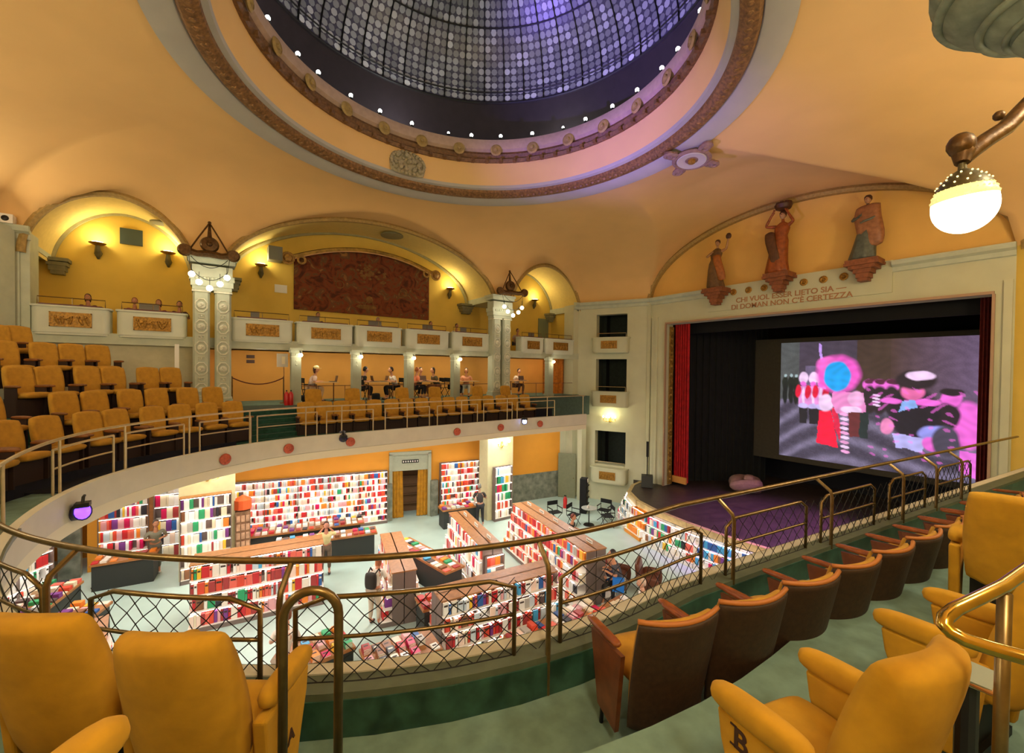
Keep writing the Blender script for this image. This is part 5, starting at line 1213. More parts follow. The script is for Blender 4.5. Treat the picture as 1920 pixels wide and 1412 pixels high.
# added fill lamps under the balcony soffit, brightening the shelves
for x, y, p_ in ((2, 15.2, 110), (6, 15.0, 110), (10, 14.6, 80), (-2.5, 15.0, 110), (-3.5, 9, 90), (13.5, 15.0, 45), (4.5, 3.0, 60), (9, 3.0, 45)): lamp('AREA', 'soffit_fill_light', (x, y, 5.55), p_, (1, .95, .88), 1.6, (x, y, 0))
for x, y, tx, ty in ((1, 12.6, 3, 10), (5, 12.8, 5, 9.5), (9, 12.9, 8.5, 9), (12.3, 12.9, 12, 9.5), (-1.6, 9.5, 1.5, 9), (-1.6, 5.5, 2, 7), (3, 2.0, 4, 7), (8, 1.6, 8, 7), (12, 1.6, 11.5, 7)): lamp('AREA', 'balcony_fill_light', (x, y, 5.5), 95, (1, .96, .93), .5, (tx, ty, 1.4))  # added lamps under the balcony edge, lifting the stalls floor

# ------------------------------------------------------------------ cafe corner and loose things
def director_chair(loc, rz, label, name='director_chair'):
    t = thing(name, label, 'chair', loc, rz, 'folding director chairs')
    for s in (-1, 1):
        for u in (-1, 1): mb = MB(); mb.tube([(-u*.25, s*.2, 0), (u*.25, s*.2, .45)], .014, 5); obj('leg', mb, DARK, t)
    mb = MB()
    for s in (-1, 1): mb.tube([(s*.25, -.22, .45), (s*.25, -.22, .88)], .013, 5); mb.box((s*.25, -.02, .64), (.04, .44, .03)); mb.tube([(s*.25, .18, .45), (s*.25, .18, .63)], .012, 5)
    obj('arm_frame', mb, DARK, t); mb = MB(); mb.box((0, 0, .45), (.5, .42, .02)); obj('seat', mb, BLACK, t); mb = MB(); mb.box((0, -.23, .79), (.52, .015, .18)); obj('backrest', mb, BLACK, t); return t
def cafe_table(loc, label, r=.33, h=.74, m_=None):
    t = thing('cafe_table', label, 'table', loc, 0, None); mb = MB(); mb.lathe([(r, h-.02), (r, h), (1e-5, h+.002)], 20); obj('top', mb, m_ or mat('grey table top', '9A9C94', .4), t)
    mb = MB(); mb.tube([(0, 0, .02), (0, 0, h-.02)], .025, 8); mb.lathe([(.24, 0), (.22, .03), (1e-5, .04)], 16); obj('pedestal', mb, DARK, t); return t
cafe_table((13.3, 12.85, 1.4), 'round cafe table with a white card on a black pedestal in the stalls corner')
mb = MB(); mb.box((0, 0, .06), (.1, .02, .12)); mb.box((0, .02, .06), (.1, .02, .12), 0, .2); tag(obj('menu_card', mb, WHITEP, None, loc=(13.2, 12.8, 2.15)), 'white card on the round cafe table', 'card')
director_chair((12.75, 13.2, 1.4), R(200), 'black director chair left of the round cafe table'); director_chair((13.85, 12.3, 1.4), R(60), 'black director chair right of the round cafe table'); director_chair((14.3, 12.9, 1.4), R(110), 'black director chair close to the bay wall'); director_chair((12.3, 13.9, 1.4), R(170), 'black director chair half hidden behind the left one')
t = thing('magazine_tower', 'tall black magazine rack with a white card beside the bay wall', 'rack', (14.3, 14.1, 1.4), .6); mb = MB(); mb.box((0, .05, .8), (.42, .3, 1.6)); obj('body', mb, BLACK, t)
for i in range(5): mb = MB(); mb.box((0, -.14, .15+.28*i), (.4, .08, .03)); mb.box((0, -.12, .27+.28*i), (.34, .02, .2)); obj('pocket', mb, DARK, t)
mb = MB(); mb.box((0, -.13, 1.5), (.16, .02, .16)); obj('card', mb, WHITEP, t)
t = thing('fire_extinguisher', 'red fire extinguisher standing by the open grey door', 'fire extinguisher', (14.0, 15.1, 1.4)); mb = MB(); mb.lathe([(.09, 0), (.1, .05), (.1, .42), (.05, .52), (.03, .55)], 12); obj('body', mb, mat('extinguisher red', 'C02020', .3), t, smooth=True); mb = MB(); mb.box((0, 0, .58), (.04, .12, .05)); mb.tube([(0, .05, .56), (.1, .06, .4), (.1, .02, .15)], .012, 5); obj('valve', mb, DARK, t)
# leather armchairs in the stalls
def leather(loc, rz, label):
    t = thing('leather_armchair', label, 'armchair', loc, rz, 'brown leather armchairs in the stalls'); LE = mat('brown leather', '6B3A26', .4, var=.25, scale=6)
    mb = MB(); mb.cushion(.6, .42, .2, .3, 8, 4, lambda q: Vector((q.x, q.z, .36+q.y))); obj('seat', mb, LE, t, smooth='all', merge=True)
    mb = MB(); mb.cushion(.76, .6, .16, .3, 8, 4, lambda q: lean(Vector((q.x, q.y-.3, q.z+.6)), .15, .3, -.3)); obj('backrest', mb, LE, t, smooth='all', merge=True)
    for s in (-1, 1): mb = MB(); mb.cushion(.12, .6, .5, .4, 8, 4, lambda q: Vector((q.x+s*.36, q.z, .32+q.y))); obj('armrest', mb, LE, t, smooth='all', merge=True)
    for sx in (-.3, .3):
        for sy in (-.25, .25): mb = MB(); mb.tube([(sx, sy, 0), (sx, sy, .14)], .02, 6); obj('leg', mb, DARK, t)
    return t
leather((10.25, 8.6, 1.4), R(-150), 'brown leather armchair nearer the long bookcase'); leather((10.85, 7.9, 1.4), R(-150), 'brown leather armchair nearer the stage')
t = thing('postcard_spinner', 'brown spinner rack with an orange top beside the left pier', 'rack', (.95, 16.5, 1.4)); mb = MB(); mb.box((0, 0, 1.15), (.42, .42, 1.5)); mb.tube([(0, 0, 0), (0, 0, .5)], .04, 8); mb.lathe([(.3, 0), (.28, .04), (1e-5, .05)], 12); obj('body', mb, mat('brown rack', '8E6A4E', .6, var=.4, scale=9), t)
mb = MB(); mb.lathe([(.26, 1.95), (.26, 2.25), (1e-5, 2.4)], 12); obj('header', mb, mat('orange header', 'E0602A', .6), t)
for i in range(5):
    mb = MB(); 
    for j in range(3): mb.box((-.13+.13*j, -.22, .55+.28*i), (.1, .02, .2))
    obj('card', mb, mat('mixed cards', 'C9A080', .6, var=.5, scale=4), t)
t = thing('potted_plant', 'small green plant in a dark pot beside the spinner rack', 'plant', (.7, 16.0, 1.4)); mb = MB(); mb.lathe([(.1, 0), (.14, .25), (.12, .25), (1e-5, .22)], 12); obj('pot', mb, DARK, t)
mb = MB()
for i in range(26):
    a = random.uniform(0, 2*pi); r_ = random.uniform(.1, .25); h_ = random.uniform(.35, .7); mb.add([(0, 0, .24), (r_*.5*cos(a)-.03*sin(a), r_*.5*sin(a)+.03*cos(a), h_), (r_*cos(a), r_*sin(a), h_-.02), (r_*.5*cos(a)+.03*sin(a), r_*.5*sin(a)-.03*cos(a), h_)], [(0, 1, 2, 3)])
obj('foliage', mb, mat('leaf green', '4E8A3E', .6, var=.3), t)
# moving head lights on the balcony front
def moving_head(p, d, label, col, est, r=.09):
    t = thing('moving_head_light', label, 'stage light', p); d = Vector(d).normalized(); M = d.to_track_quat('Z', 'Y').to_matrix()
    mb = MB(); mb.lathe([(.06, -.35), (.1, -.3), (.11, -.05), (r+.02, 0), (r, 0)], 14, (0, 0, 0), M); obj('head', mb, mat('violet black housing', '1E1440', .4), t, smooth=True)
    mb = MB(); mb.lathe([(r, .0), (r*.8, .02), (1e-5, .03)], 14, (0, 0, 0), M); obj('lens', mb, mat('lens '+col, col, .3, emit=col, estr=est), t, smooth=True)
    mb = MB(); mb.tube([(0, 0, .12), (0, .05, .2), (0, .12, .2)], .02, 6); mb.box((0, 0, .1), (.16, .16, .06)); obj('clamp', mb, DARK, t); return t
s_ = s_at_px(150, -.22, 5.9, -.2, .42); p = hs(s_, -.25)
moving_head(Vector((p.x, p.y, 5.9)), (.75, -.7, .25), 'violet glowing moving head light clamped under the left balcony front', '5A30FF', 6, .11)
s_ = s_at_px(983, -.2, 6.1, -1.2, 0); p = hs(s_, -.22); moving_head(Vector((p.x, p.y, 6.12)), (-.5, -.8, .1), 'blue-white glowing moving head light on the far balcony front', '8A9CFF', 30, .08)
s_ = s_at_px(604, -.2, 5.9, -1.2, 0); p = hs(s_, -.2); moving_head(Vector((p.x, p.y, 6.05)), (-.1, -.8, -.5), 'small dark unlit spotlight on the middle of the far balcony front', '2A2A2A', .05, .05)

# ------------------------------------------------------------------ globe lamp and capital at the right
t = thing('globe_lamp', 'large glowing crystal globe lamp hanging from a curved bronze arm at upper right', 'lamp', (0, 0, 0))
D_ = 3.3
c = at_d(1808, 388, D_); R_ = 64/FPX*D_*.72
mb = MB(); mb.lathe([(max(1e-5, R_*sin(pi/2*(i/12))), -1.04*R_*cos(pi/2*(i/12))) for i in range(13)]+[(.995*R_, .15*R_), (.98*R_, .3*R_)], 48, c, (Vector((-.10, .04, 1))).to_track_quat('Z', 'Y').to_matrix())
obj('globe', mb, mat('glowing glass', 'FFFFFF', .3, emit='FFF6D8', estr=5.5), t, smooth=True)
AX = Vector((-.10, .04, 1)).normalized(); QM = AX.to_track_quat('Z', 'Y').to_matrix()
mb = MB(); mb.lathe([(.985*R_, .28*R_), (1.0*R_, .34*R_), (.95*R_, .5*R_), (.86*R_, .7*R_), (.8*R_, .78*R_)], 32, c, QM)
for i in range(30):
    a = 2*pi*i/30
    for r_, z_, s_ in ((.99, .38, .05), (.93, .56, .07), (.86, .72, .05)): mb.ball(c+QM @ Vector((r_*R_*cos(a), r_*R_*sin(a), z_*R_)), s_*R_*.6, 5)
obj('crystal_band', mb, mat('cut crystal band', 'EDE6B0', .3, emit='E8DC8C', estr=.75), t, smooth=True)
mb = MB(); mb.lathe([(.86*R_, .74*R_), (.8*R_, .9*R_), (.6*R_, 1.15*R_), (.32*R_, 1.4*R_), (.14*R_, 1.5*R_), (.12*R_, 1.75*R_)], 28, c, QM)
mb.cur = 1
for j, (r_, z_) in enumerate(((.8, .93), (.64, 1.14), (.42, 1.34))):
    for i in range(14-3*j): a = 2*pi*i/(14-3*j)+j; mb.ball(c+QM @ Vector((r_*R_*cos(a), r_*R_*sin(a), z_*R_)), .04*R_, 6)
obj('metal_cap', mb, [mat('dark perforated metal', '5A5238', .4, .6, var=.3, scale=20), mat('lit piercing', 'FFF4C0', .4, emit='FFEFA8', estr=1.6)], t, smooth=True)
p0 = c+AX*1.75*R_
mb = MB(); mb.ball(at_d(1802, 272, D_), 21/FPX*D_, 14, (1, 1, 1.05)); mb.tube([p0, at_d(1806, 285, D_)], [.045, .07], 10); obj('scroll', mb, BRONZE, t, smooth=True)
mb = MB(); mb.ball(at_d(1873, 217, D_), 9/FPX*D_, 10); obj('knob', mb, BRONZE, t, smooth=True)
mb = MB(); mb.tube([at_d(1808, 300, D_), at_d(1822, 283, D_), at_d(1850, 262, D_), at_d(1885, 240, D_), at_d(1912, 212, D_), at_d(1935, 185, D_), at_d(1990, 150, D_)], [.045, .06, .06, .06, .06, .05, .05], 10); obj('arm', mb, BRONZE, t, smooth=True)
lamp('POINT', 'globe_lamp_light', c+Vector((-.0, 0, -R_*1.35)), 45, (1, .94, .72), .2)
# near column with its moulded capital
t = thing('near_column', 'pale carved column capital with mouldings cut by the top right corner', 'column', (0, 0, 0))
cc = at_d(2040, 90, 3.9)
mb = MB(); mb.tube([(cc.x, cc.y, 6.4), (cc.x, cc.y, cc.z-.1)], .22, 24)
for i in range(16): a = 2*pi*i/16; mb.ball((cc.x+.22*cos(a), cc.y+.22*sin(a), cc.z-.1-.25*(i % 2)), .06, 6, (1, 1, 2))
obj('shaft', mb, STONE, t, smooth=True)
mb = MB(); mb.lathe([(.24, 0), (.3, .06), (.28, .14), (.4, .22), (.46, .3), (.44, .34), (.6, .42), (.66, .5), (.64, .54), (.85, .62), (.95, .74), (.95, .86), (1.0, .88), (1.06, .98), (1.06, 1.6)], 40, (cc.x, cc.y, cc.z-.05)); obj('capital', mb, mat('grey green carved stone', '7E8672', .7, var=.3, scale=7, bump=.3), t, smooth=True)
for k_, (r_, z_) in enumerate(((.5, .36), (.68, .5), (.98, .8))): mb = MB(); mb.tube([(cc.x+r_*cos(2*pi*i/48), cc.y+r_*sin(2*pi*i/48), cc.z+z_-.05) for i in range(48)], .03+.012*k_, 6, closed=True); obj('moulding_ring', mb, MATS['grey green carved stone'], t, smooth='all')

# ------------------------------------------------------------------ people (skinned body, head with a face, hair, clothes)
def skin_mesh(nodes, edges, root, sub=1):
    me = bpy.data.meshes.new('tmp'); me.from_pydata([n[0] for n in nodes], edges, []); o = bpy.data.objects.new('tmp', me); COL.objects.link(o)
    mo = o.modifiers.new('s', 'SKIN'); mo.use_smooth_shade = True
    sv = me.skin_vertices[0].data
    for i, n in enumerate(nodes): sv[i].radius = (n[1], n[2] if len(n) > 2 else n[1])
    sv[root].use_root = True
    s2 = o.modifiers.new('u', 'SUBSURF'); s2.levels = sub; s2.render_levels = sub
    dg = bpy.context.evaluated_depsgraph_get(); ev = o.evaluated_get(dg); out = bpy.data.meshes.new_from_object(ev, depsgraph=dg)
    bpy.data.objects.remove(o); return out
def V(*a): return Vector(a)
def person(label, loc, rz, seated=True, skin='C98F6E', shirt='E8E0D8', pants='2A2A34', hair='2A1A12', hairlen=0, armL=None, armR=None, twist=0, lean_=0.1, cap=None, skirt=False, scale=1.0, extra=None, group=None):
    t = thing('person', label, 'person', loc, rz, group); t.scale = (scale,)*3
    SK = mat('skin '+skin, skin, .55, spec=.3)
    hz = .50 if seated else .93
    pel = V(0, 0, hz); ch = V(0, .02+lean_*.9, hz+.30); nk = V(0, .03+lean_*1.5, hz+.50); hd = nk+V(0, .03, .13)
    sl, sr = nk+V(-.18, -.02, -.06), nk+V(.18, -.02, -.06)
    if seated:
        legs = [((-.1, .02, hz-.02), (-.13, .42, hz+.02), (-.12, .38, .10), (-.12, .52, .05)), ((.1, .02, hz-.02), (.13, .44, hz+.02), (.15, .34, .10), (.15, .48, .05))]
    else:
        legs = [((-.09, 0, hz-.06), (-.1, .03, .50), (-.1, -.02, .09), (-.1, .12, .045)), ((.09, 0, hz-.06), (.11, .05, .50), (.13, .0, .09), (.14, .14, .045))]
    armL = armL or (V(-.28, .10, hz+.22), V(-.14, .34, hz+.26)); armR = armR or (V(.28, .10, hz+.22), V(.14, .34, hz+.26))
    armL = [Vector(p) for p in armL]; armR = [Vector(p) for p in armR]
    n = [(pel, .13, .10), (ch, .14, .10), (nk-V(0, 0, .03), .06), (hd-V(0, 0, .02), .055)]; e = [(0, 1), (1, 2), (2, 3)]
    for s, (el, wr) in ((sl, armL), (sr, armR)):
        d = (wr-el).normalized(); side = d.cross(V(0, 0, 1)).normalized(); up = side.cross(d)
        k = len(n); pm = wr+d*.075
        n += [(s, .058), (el, .042), (wr, .027), (pm, .036, .018)]; e += [(1, k), (k, k+1), (k+1, k+2), (k+2, k+3)]
        for f, (off, L, cu) in enumerate(((-.028, .065, .3), (-.010, .078, .35), (.009, .072, .4), (.027, .055, .45))):
            a = len(n); b1 = pm+side*off+d*.02; n += [(b1+d*L*.5-up*L*.1, .009), (b1+d*L*.85-up*L*cu, .0078)]; e += [(k+3, a), (a, a+1)]
        sg = -1 if s is sl else 1; a = len(n); n += [(wr+d*.03-side*sg*.035, .011), (wr+d*.065-side*sg*.055, .009)]; e += [(k+2, a), (a, a+1)]
    for L in legs:
        k = len(n); h, kn, an, to = [Vector(p) for p in L]; n += [(h, .085), (kn, .058), (an, .036), (to, .032, .024)]; e += [(0, k), (k, k+1), (k+1, k+2), (k+2, k+3)]
    body = skin_mesh(n, e, 0)
    # head + face merged into the body mesh
    hm = MB(); hc = hd+V(0, .01, .07)
    def hp(q):
        x, y, z = q; f = 1-.25*max(0, -z/.12)**1.5; return hc+V(x*f, y*(1-.12*max(0, -z/.12))+(.012 if y > 0 else 0), z)
    mb0 = MB(); mb0.ball((0, 0, 0), 1, 16); pts = [hp(V(v[0]*.076, v[1]*.092, v[2]*.118)) for v in mb0.v]; hm.cur = 0; hm.add(pts, mb0.f)
    hm.tube([hc+V(0, .098, .02), hc+V(0, .118, -.022), hc+V(0, .096, -.03)], [.008, .014, .008], 6)
    for s in (-1, 1): hm.ball(hc+V(s*.078, -.005, -.005), .022, 6, (.4, .8, 1.2))
    hm.cur = 2
    for s in (-1, 1): hm.ball(hc+V(s*.03, .088, .012), .011, 8, (1.2, .7, .8))
    hm.cur = 3
    for s in (-1, 1): hm.ball(hc+V(s*.03, .096, .012), .006, 6)
    for s in (-1, 1): hm.tube([hc+V(s*.018, .097, .034), hc+V(s*.045, .088, .034)], .0035, 5)
    hm.cur = 4; hm.tube([hc+V(-.024, .09, -.058), hc+V(0, .099, -.056), hc+V(.024, .09, -.058)], .006, 6)
    bm = bmesh.new(); bm.from_mesh(body); nb = len(bm.faces); vs = [bm.verts.new(v) for v in hm.v]
    for f, m_i in zip(hm.f, hm.mi):
        try: fc = bm.faces.new([vs[i] for i in f]); fc.material_index = m_i; fc.smooth = True
        except ValueError: pass
    me = bpy.data.meshes.new('body'); 
    for m_ in (SK, SK, mat('eye white', 'F0EAE0', .3), mat('dark iris', '1A100A', .3), mat('lips', 'A0524A', .5)): me.materials.append(m_)
    bm.to_mesh(me); bm.free(); bpy.data.meshes.remove(body); link('body', me, t)
    # shirt
    n = [(pel+V(0, 0, .0), .150, .118), (pel.lerp(ch, .5), .140, .112), (ch, .158, .118), (nk-V(0, 0, .05), .072)]; e = [(0, 1), (1, 2), (2, 3)]
    for s, (el, wr) in ((sl, armL), (sr, armR)):
        k = len(n); n += [(s, .072), (s.lerp(el, .85), .058)]; e += [(2, k), (k, k+1)]
    sm = skin_mesh(n, e, 0); sm.materials.clear(); sm.materials.append(mat('cloth '+shirt, shirt, .85, var=.1)); link('shirt', sm, t)
    n = [(pel-V(0, 0, .02), .150, .115)]; e = []
    for L in legs:
        k = len(n); h, kn, an, to = [Vector(p) for p in L]; n += [(h, .098), (kn, .072), (kn.lerp(an, .85), .052)]; e += [(0, k), (k, k+1), (k+1, k+2)]
    pm_ = skin_mesh(n, e, 0); pm_.materials.clear(); pm_.materials.append(mat('cloth '+pants, pants, .85, var=.1)); link('trousers', pm_, t)
    for L in legs:
        an, to = Vector(L[2]), Vector(L[3]); mb = MB(); d = V(to.x-an.x, to.y-an.y, 0).normalized(); mb.ball(an+d*.06-V(0, 0, an.z-.04), .055, 10, (.8, 1.0, .7)); mb.ball(to-V(0, 0, to.z-.035), .05, 10, (.85, 1.3, .65)); obj('shoe', mb, mat('shoe leather', '3A302A', .5) if shirt > 'A' else mat('white shoe', 'E8E4DC', .6), t, smooth=True)
    # hair
    mb = MB(); mb0 = MB(); mb0.ball((0, 0, 0), 1, 14); pts = []
    for v in mb0.v:
        x, y, z = v; q = V(x*.086, y*.100-.012, z*.122+.018)
        if y > .25 and z < .45: q.y = min(q.y, .055); q.z = max(q.z, .03)
        if z < -.2 and hairlen == 0: q.z = -.045; q.y = min(q.y, -.02)
        if z < -.2 and hairlen: q.z -= hairlen*(-z); q.y = min(q.y, -.035); q.x *= 1.1
        pts.append(hc+q)
    mb.add(pts, mb0.f); obj('hair', mb, mat('hair '+hair, hair, .6, var=.3, scale=20), t, smooth='all')
    if cap: mb = MB(); mb.lathe([(.1, .03), (.1, .09), (.06, .135), (1e-5, .145)], 14, hc); mb.box(hc+V(0, .12, .04), (.12, .1, .012)); obj('cap', mb, mat('cloth '+cap, cap, .8), t, smooth=True)
    if extra: extra(t, hz, ch, nk)
    return t
# tables, chairs and people of the middle arcade
def study_table(x, w_, label, y=17.0, z=6.74):
    t = thing('study_table', label, 'table', (x, y, z), 0, 'study tables of the arcade'); mb = MB(); mb.box((0, 0, .72), (w_, .6, .03)); obj('top', mb, mat('pale table top', 'D0A878', .5), t)
    for s in (-1, 1): mb = MB(); mb.tube([(s*(w_/2-.12), 0, 0), (s*(w_/2-.12), 0, .71)], .022, 6); mb.box((s*(w_/2-.12), 0, .02), (.06, .45, .03)); obj('leg', mb, WOOD, t)
    return t
def laptop(x, y, z, rz, label):
    t = thing('laptop', label, 'laptop', (x, y, z), rz, None); mb = MB(); mb.box((0, 0, .01), (.32, .22, .018)); obj('base', mb, mat('dark laptop', '3A2E2A', .4), t); mb = MB(); mb.box((0, -.13, .12), (.32, .012, .22), 0, .2); obj('lid', mb, mat('brown grey lid', '5A4238', .4), t); return t
ZA = 6.74
study_table(3.55, .9, 'pale study table at the person in the white cap')
study_table(5.6, 1.1, 'pale study table with two open laptops between the second and third slim columns'); study_table(7.55, 1.3, 'pale study table shared by three people between the third and fourth slim columns'); study_table(9.45, 1.3, 'pale study table shared by two people left of the right twin columns'); study_table(12.45, 1.0, 'pale study table right of the right twin columns')
laptop(3.85, 17.0, ZA+.74, R(90), 'open brown laptop of the person in the white cap'); laptop(5.45, 17.0, ZA+.74, R(-90), 'open laptop facing the man at the second slim column'); laptop(5.8, 17.05, ZA+.74, R(90), 'open laptop facing the person in the white shirt'); laptop(7.5, 16.95, ZA+.74, R(180), 'silver open laptop in the middle of the shared table'); laptop(12.75, 16.95, ZA+.74, R(180), 'dark laptop on the table right of the twin columns')
PE = [(3.05, 17.0, -90, dict(label='person in a white cap and pale top at a laptop in the arcade', shirt='E6C8C0', pants='C0A080', hair='4A1E14', hairlen=.1, cap='F0E0A8')),
      (4.85, 17.0, -90, dict(label='dark-haired person in a black top seated at the second slim column', shirt='201A18', pants='181418', hair='140C08')),
      (6.3, 17.0, 90, dict(label='person in a white shirt and black trousers facing left at a laptop', shirt='F2E6E4', pants='1A1618', hair='2A1610')),
      (6.98, 16.9, -80, dict(label='person with reddish hair in an orange top beside the third slim column', shirt='F08A62', pants='1A1820', hair='A85A24')),
      (7.5, 17.5, 180, dict(label='person with curly dark hair in a grey top behind the shared table', shirt='8A8270', pants='2A2A34', hair='281810')),
      (8.15, 17.0, 90, dict(label='person with long dark hair in an olive top leaning over the shared table', shirt='5A4E34', pants='8A5A3A', hair='2A140C', hairlen=.12)),
      (8.85, 17.0, -90, dict(label='dark-haired person in a yellow orange top just right of the fourth slim column', shirt='D9A050', pants='18161A', hair='1C100A')),
      (9.75, 17.3, 150, dict(label='curly-haired person in a pale skirt at the table left of the twin columns', shirt='E0A080', pants='D8D8C8', hair='3A1C10', hairlen=.05)),
      (12.75, 17.5, 185, dict(label='person in a white blouse seated at the table right of the twin columns', shirt='F0DCD0', pants='5A3A30', hair='2A1410'))]
for x, y, rz, kw in PE:
    person(loc=(x, y, ZA), rz=R(rz), group='people seated in the arcade', **kw)
    hx = math.radians(rz)
    if rz in (-90, 90, -80): director_chair((x, y, ZA), R(rz), 'folding director chair under the '+' '.join(kw['label'].split()[:9]))
# gallery people: heads above the parapets
GP = [(-2.75, dict(label='dark-haired person behind the leftmost gallery box', hair='3A1A10', hairlen=.1, shirt='5A2A24')), (-1.75, dict(label='person with brown hair at the left of the second gallery box', hair='7A3A24', shirt='8A4A3A')), (-1.2, dict(label='person in a red brown top in the middle of the second gallery box', hair='5A2418', hairlen=.1, shirt='7A2A20')), (-.7, dict(label='dark-haired person at the right of the second gallery box', hair='241410', shirt='4A2A24')),
      (3.3, dict(label='person bent over a desk below the left of the tapestry', hair='2A1C1C', shirt='3A3A44')), (5.5, dict(label='person in grey behind the monitors below the tapestry', hair='8A8A80', shirt='70706A')), (7.75, dict(label='person in a pale blue top below the right end of the tapestry', hair='1C1418', shirt='8A90A0')), (9.0, dict(label='dark-haired person in white behind the box left of the right twin columns', hair='1C1210', shirt='D8C8B0')), (12.35, dict(label='dark-haired person behind the gallery box just right of the right twin columns', hair='2A1A14', shirt='A8927A'))]
for x, kw in GP: person(loc=(x, 17.05, 8.88), rz=R(180), skin='B07A5A', group='people in the upper gallery', scale=.86, pants='2A2A34', **kw)
for k, (x, w_) in enumerate(((-1.5, .9), (1.2, .5), (3.0, .8), (5.2, 1.3), (7.4, .9), (9.1, .6), (12.9, .7))):
    t = thing('desk', f'gallery desk with equipment seen over the box parapets, {ORD[k]} from the left', 'desk', (x, 16.62, 8.88), 0, 'gallery desks'); mb = MB(); mb.box((0, 0, .7), (w_, .4, .03)); obj('top', mb, mat('pale desk', 'D8CFB8', .5), t); mb = MB()
    for s in (-1, 1): mb.tube([(s*(w_/2-.05), 0, 0), (s*(w_/2-.05), 0, .7)], .02, 6)
    obj('leg', mb, DARK, t); 
    m2 = thing('monitor', f'small grey screen on the gallery desk {ORD[k]} from the left', 'monitor', (x+.1, 16.62, 9.6), 0, 'gallery monitors'); mb = MB(); mb.box((0, 0, .14), (min(.5, w_*.5), .03, .22)); obj('panel', mb, mat('monitor grey', '6A6458', .4), m2); mb = MB(); mb.box((0, 0, .02), (.12, .1, .03)); obj('stand', mb, DARK, m2)
# stalls people
def bag(t, hz, ch, nk):
    mb = MB(); mb.cushion(.3, .42, .16, .4, 8, 4, lambda q: Vector((q.x, q.y-.16, q.z+hz+.28))); obj('backpack', mb, mat('dark backpack', '2E2824', .8), t, smooth='all', merge=True)
    mb = MB(); [mb.tube([(s*.1, -.12, hz+.45), (s*.12, .02, hz+.52), (s*.12, .14, hz+.35), (s*.11, .05, hz+.1)], .02, 6) for s in (-1, 1)]; obj('strap', mb, MATS['dark backpack'], t)
person('woman in a pale yellow top standing behind the low bookcase and lifting her arms', (3.1, 14.5, 1.4), R(170), False, shirt='E6DCA0', pants='6A5A4A', hair='4A2A1C', skin='C88A72', armL=(V(-.3, .1, 1.25), V(-.12, .2, 1.5)), armR=(V(.3, .1, 1.25), V(.12, .2, 1.5)), hairlen=.12)
person('person in a pale shirt with a dark backpack beside the diagonal bookcase', (3.5, 10.9, 1.4), R(-50), False, shirt='E8E0D8', pants='C8B8A4', hair='A8623A', hairlen=.16, extra=bag, skin='C88A6A')
person('grey-haired man in a charcoal vest before the red wall bookcase', (9.35, 15.3, 1.4), R(-20), False, shirt='3A3636', pants='2A2A2E', hair='8E8E88', skin='B98A74')
person('person in a dark jacket seated behind the end of the long bookcase', (9.55, 8.3, 1.4), R(120), True, shirt='3A3A5A', pants='26262E', hair='8A3A20', skin='C98F6E')
person('person with dark hair sitting behind the signs of the long bookcase', (10.9, 11.6, 1.4), R(200), True, shirt='2A2422', pants='201C1C', hair='6A2A18')
person('person carrying a bright blue bag at the end of the long bookcase', (9.1, 7.6, 1.4), R(40), False, shirt='4A4A54', pants='8A8A84', hair='2A2020', extra=lambda t, hz, ch, nk: obj('shoulder_bag', MB().box((-.28, .05, hz+.02), (.14, .3, .34)), mat('bright blue bag', '1E7AE0', .6), t))
person('person in a white shirt and blue trousers low behind the net', (8.5, 6.2, 1.4), R(60), False, shirt='EDE8E0', pants='2A50B8', hair='C8A890', skin='D09A80')
person('person with dark hair bending over shelves at the far left', (-2.6, 12.3, 1.4), R(150), False, shirt='B8705A', pants='4A4038', hair='2A1A14', lean_=.2)
person('person in a pale top seen low behind the brass hoop', (1.2, 9.3, 1.4), R(-30), False, shirt='E0D4C8', pants='B8A898', hair='7A4A30', skin='D09A80')
person('person in grey standing between the leftmost bookcases', (-1.35, 17.6, 1.4), R(190), False, shirt='8A8A7A', pants='6A6A60', hair='5A5048')
# small things upstairs
t = thing('rope_barrier', 'dark red rope hung from brass posts before the orange arcade wall', 'barrier', (1.42, 16.75, 6.74)); 
for x in (-.75, .75): mb = MB(); mb.tube([(x, 0, 0), (x, 0, .95)], .02, 6); mb.lathe([(.14, 0), (.12, .03), (1e-5, .04)], 12, (x, 0, 0)); obj('post', mb, BRASS, t)
mb = MB(); mb.tube([(-.75+1.5*i/12, 0, .9-.22*(1-((i-6)/6)**2)) for i in range(13)], .02, 6); obj('rope', mb, mat('dark red rope', '5A1A14', .8), t)
for k, x in enumerate((2.15, 2.28)):
    t = thing('fire_extinguisher', f'red fire extinguisher at the foot of the first slim column, {"left" if not k else "right"} of two', 'fire extinguisher', (x, 15.9, 6.74)); mb = MB(); mb.lathe([(.07, 0), (.075, .04), (.075, .36), (.03, .45)], 12); obj('body', mb, MATS['extinguisher red'], t, smooth=True); mb = MB(); mb.box((0, 0, .48), (.03, .1, .05)); obj('valve', mb, DARK, t)
for k, z in enumerate((8.38, 8.2)): mb = MB(); mb.box((1.3, 18.38, z), (.26, .02, .12)); tag(obj('wall_sign', mb, mat('dark brown sign', '4A2A1A', .6)), f'small dark sign on the orange arcade wall, {"upper" if not k else "lower"} of two', 'sign')
t = thing('poster_stand', 'white poster on a thin stand beside the first slim column', 'sign', (2.1, 16.5, 6.74)); mb = MB(); mb.box((0, 0, 1.5), (.34, .02, .46)); obj('poster', mb, mat('poster', 'E0D8D0', .6), t); mb = MB(); mb.box((.03, -.015, 1.5), (.1, .01, .26)); obj('print', mb, mat('poster print', 'FFF0D0', .6), t); mb = MB(); mb.tube([(.05, 0, 0), (.05, 0, 1.3)], .012, 6); obj('stand', mb, WOOD, t)
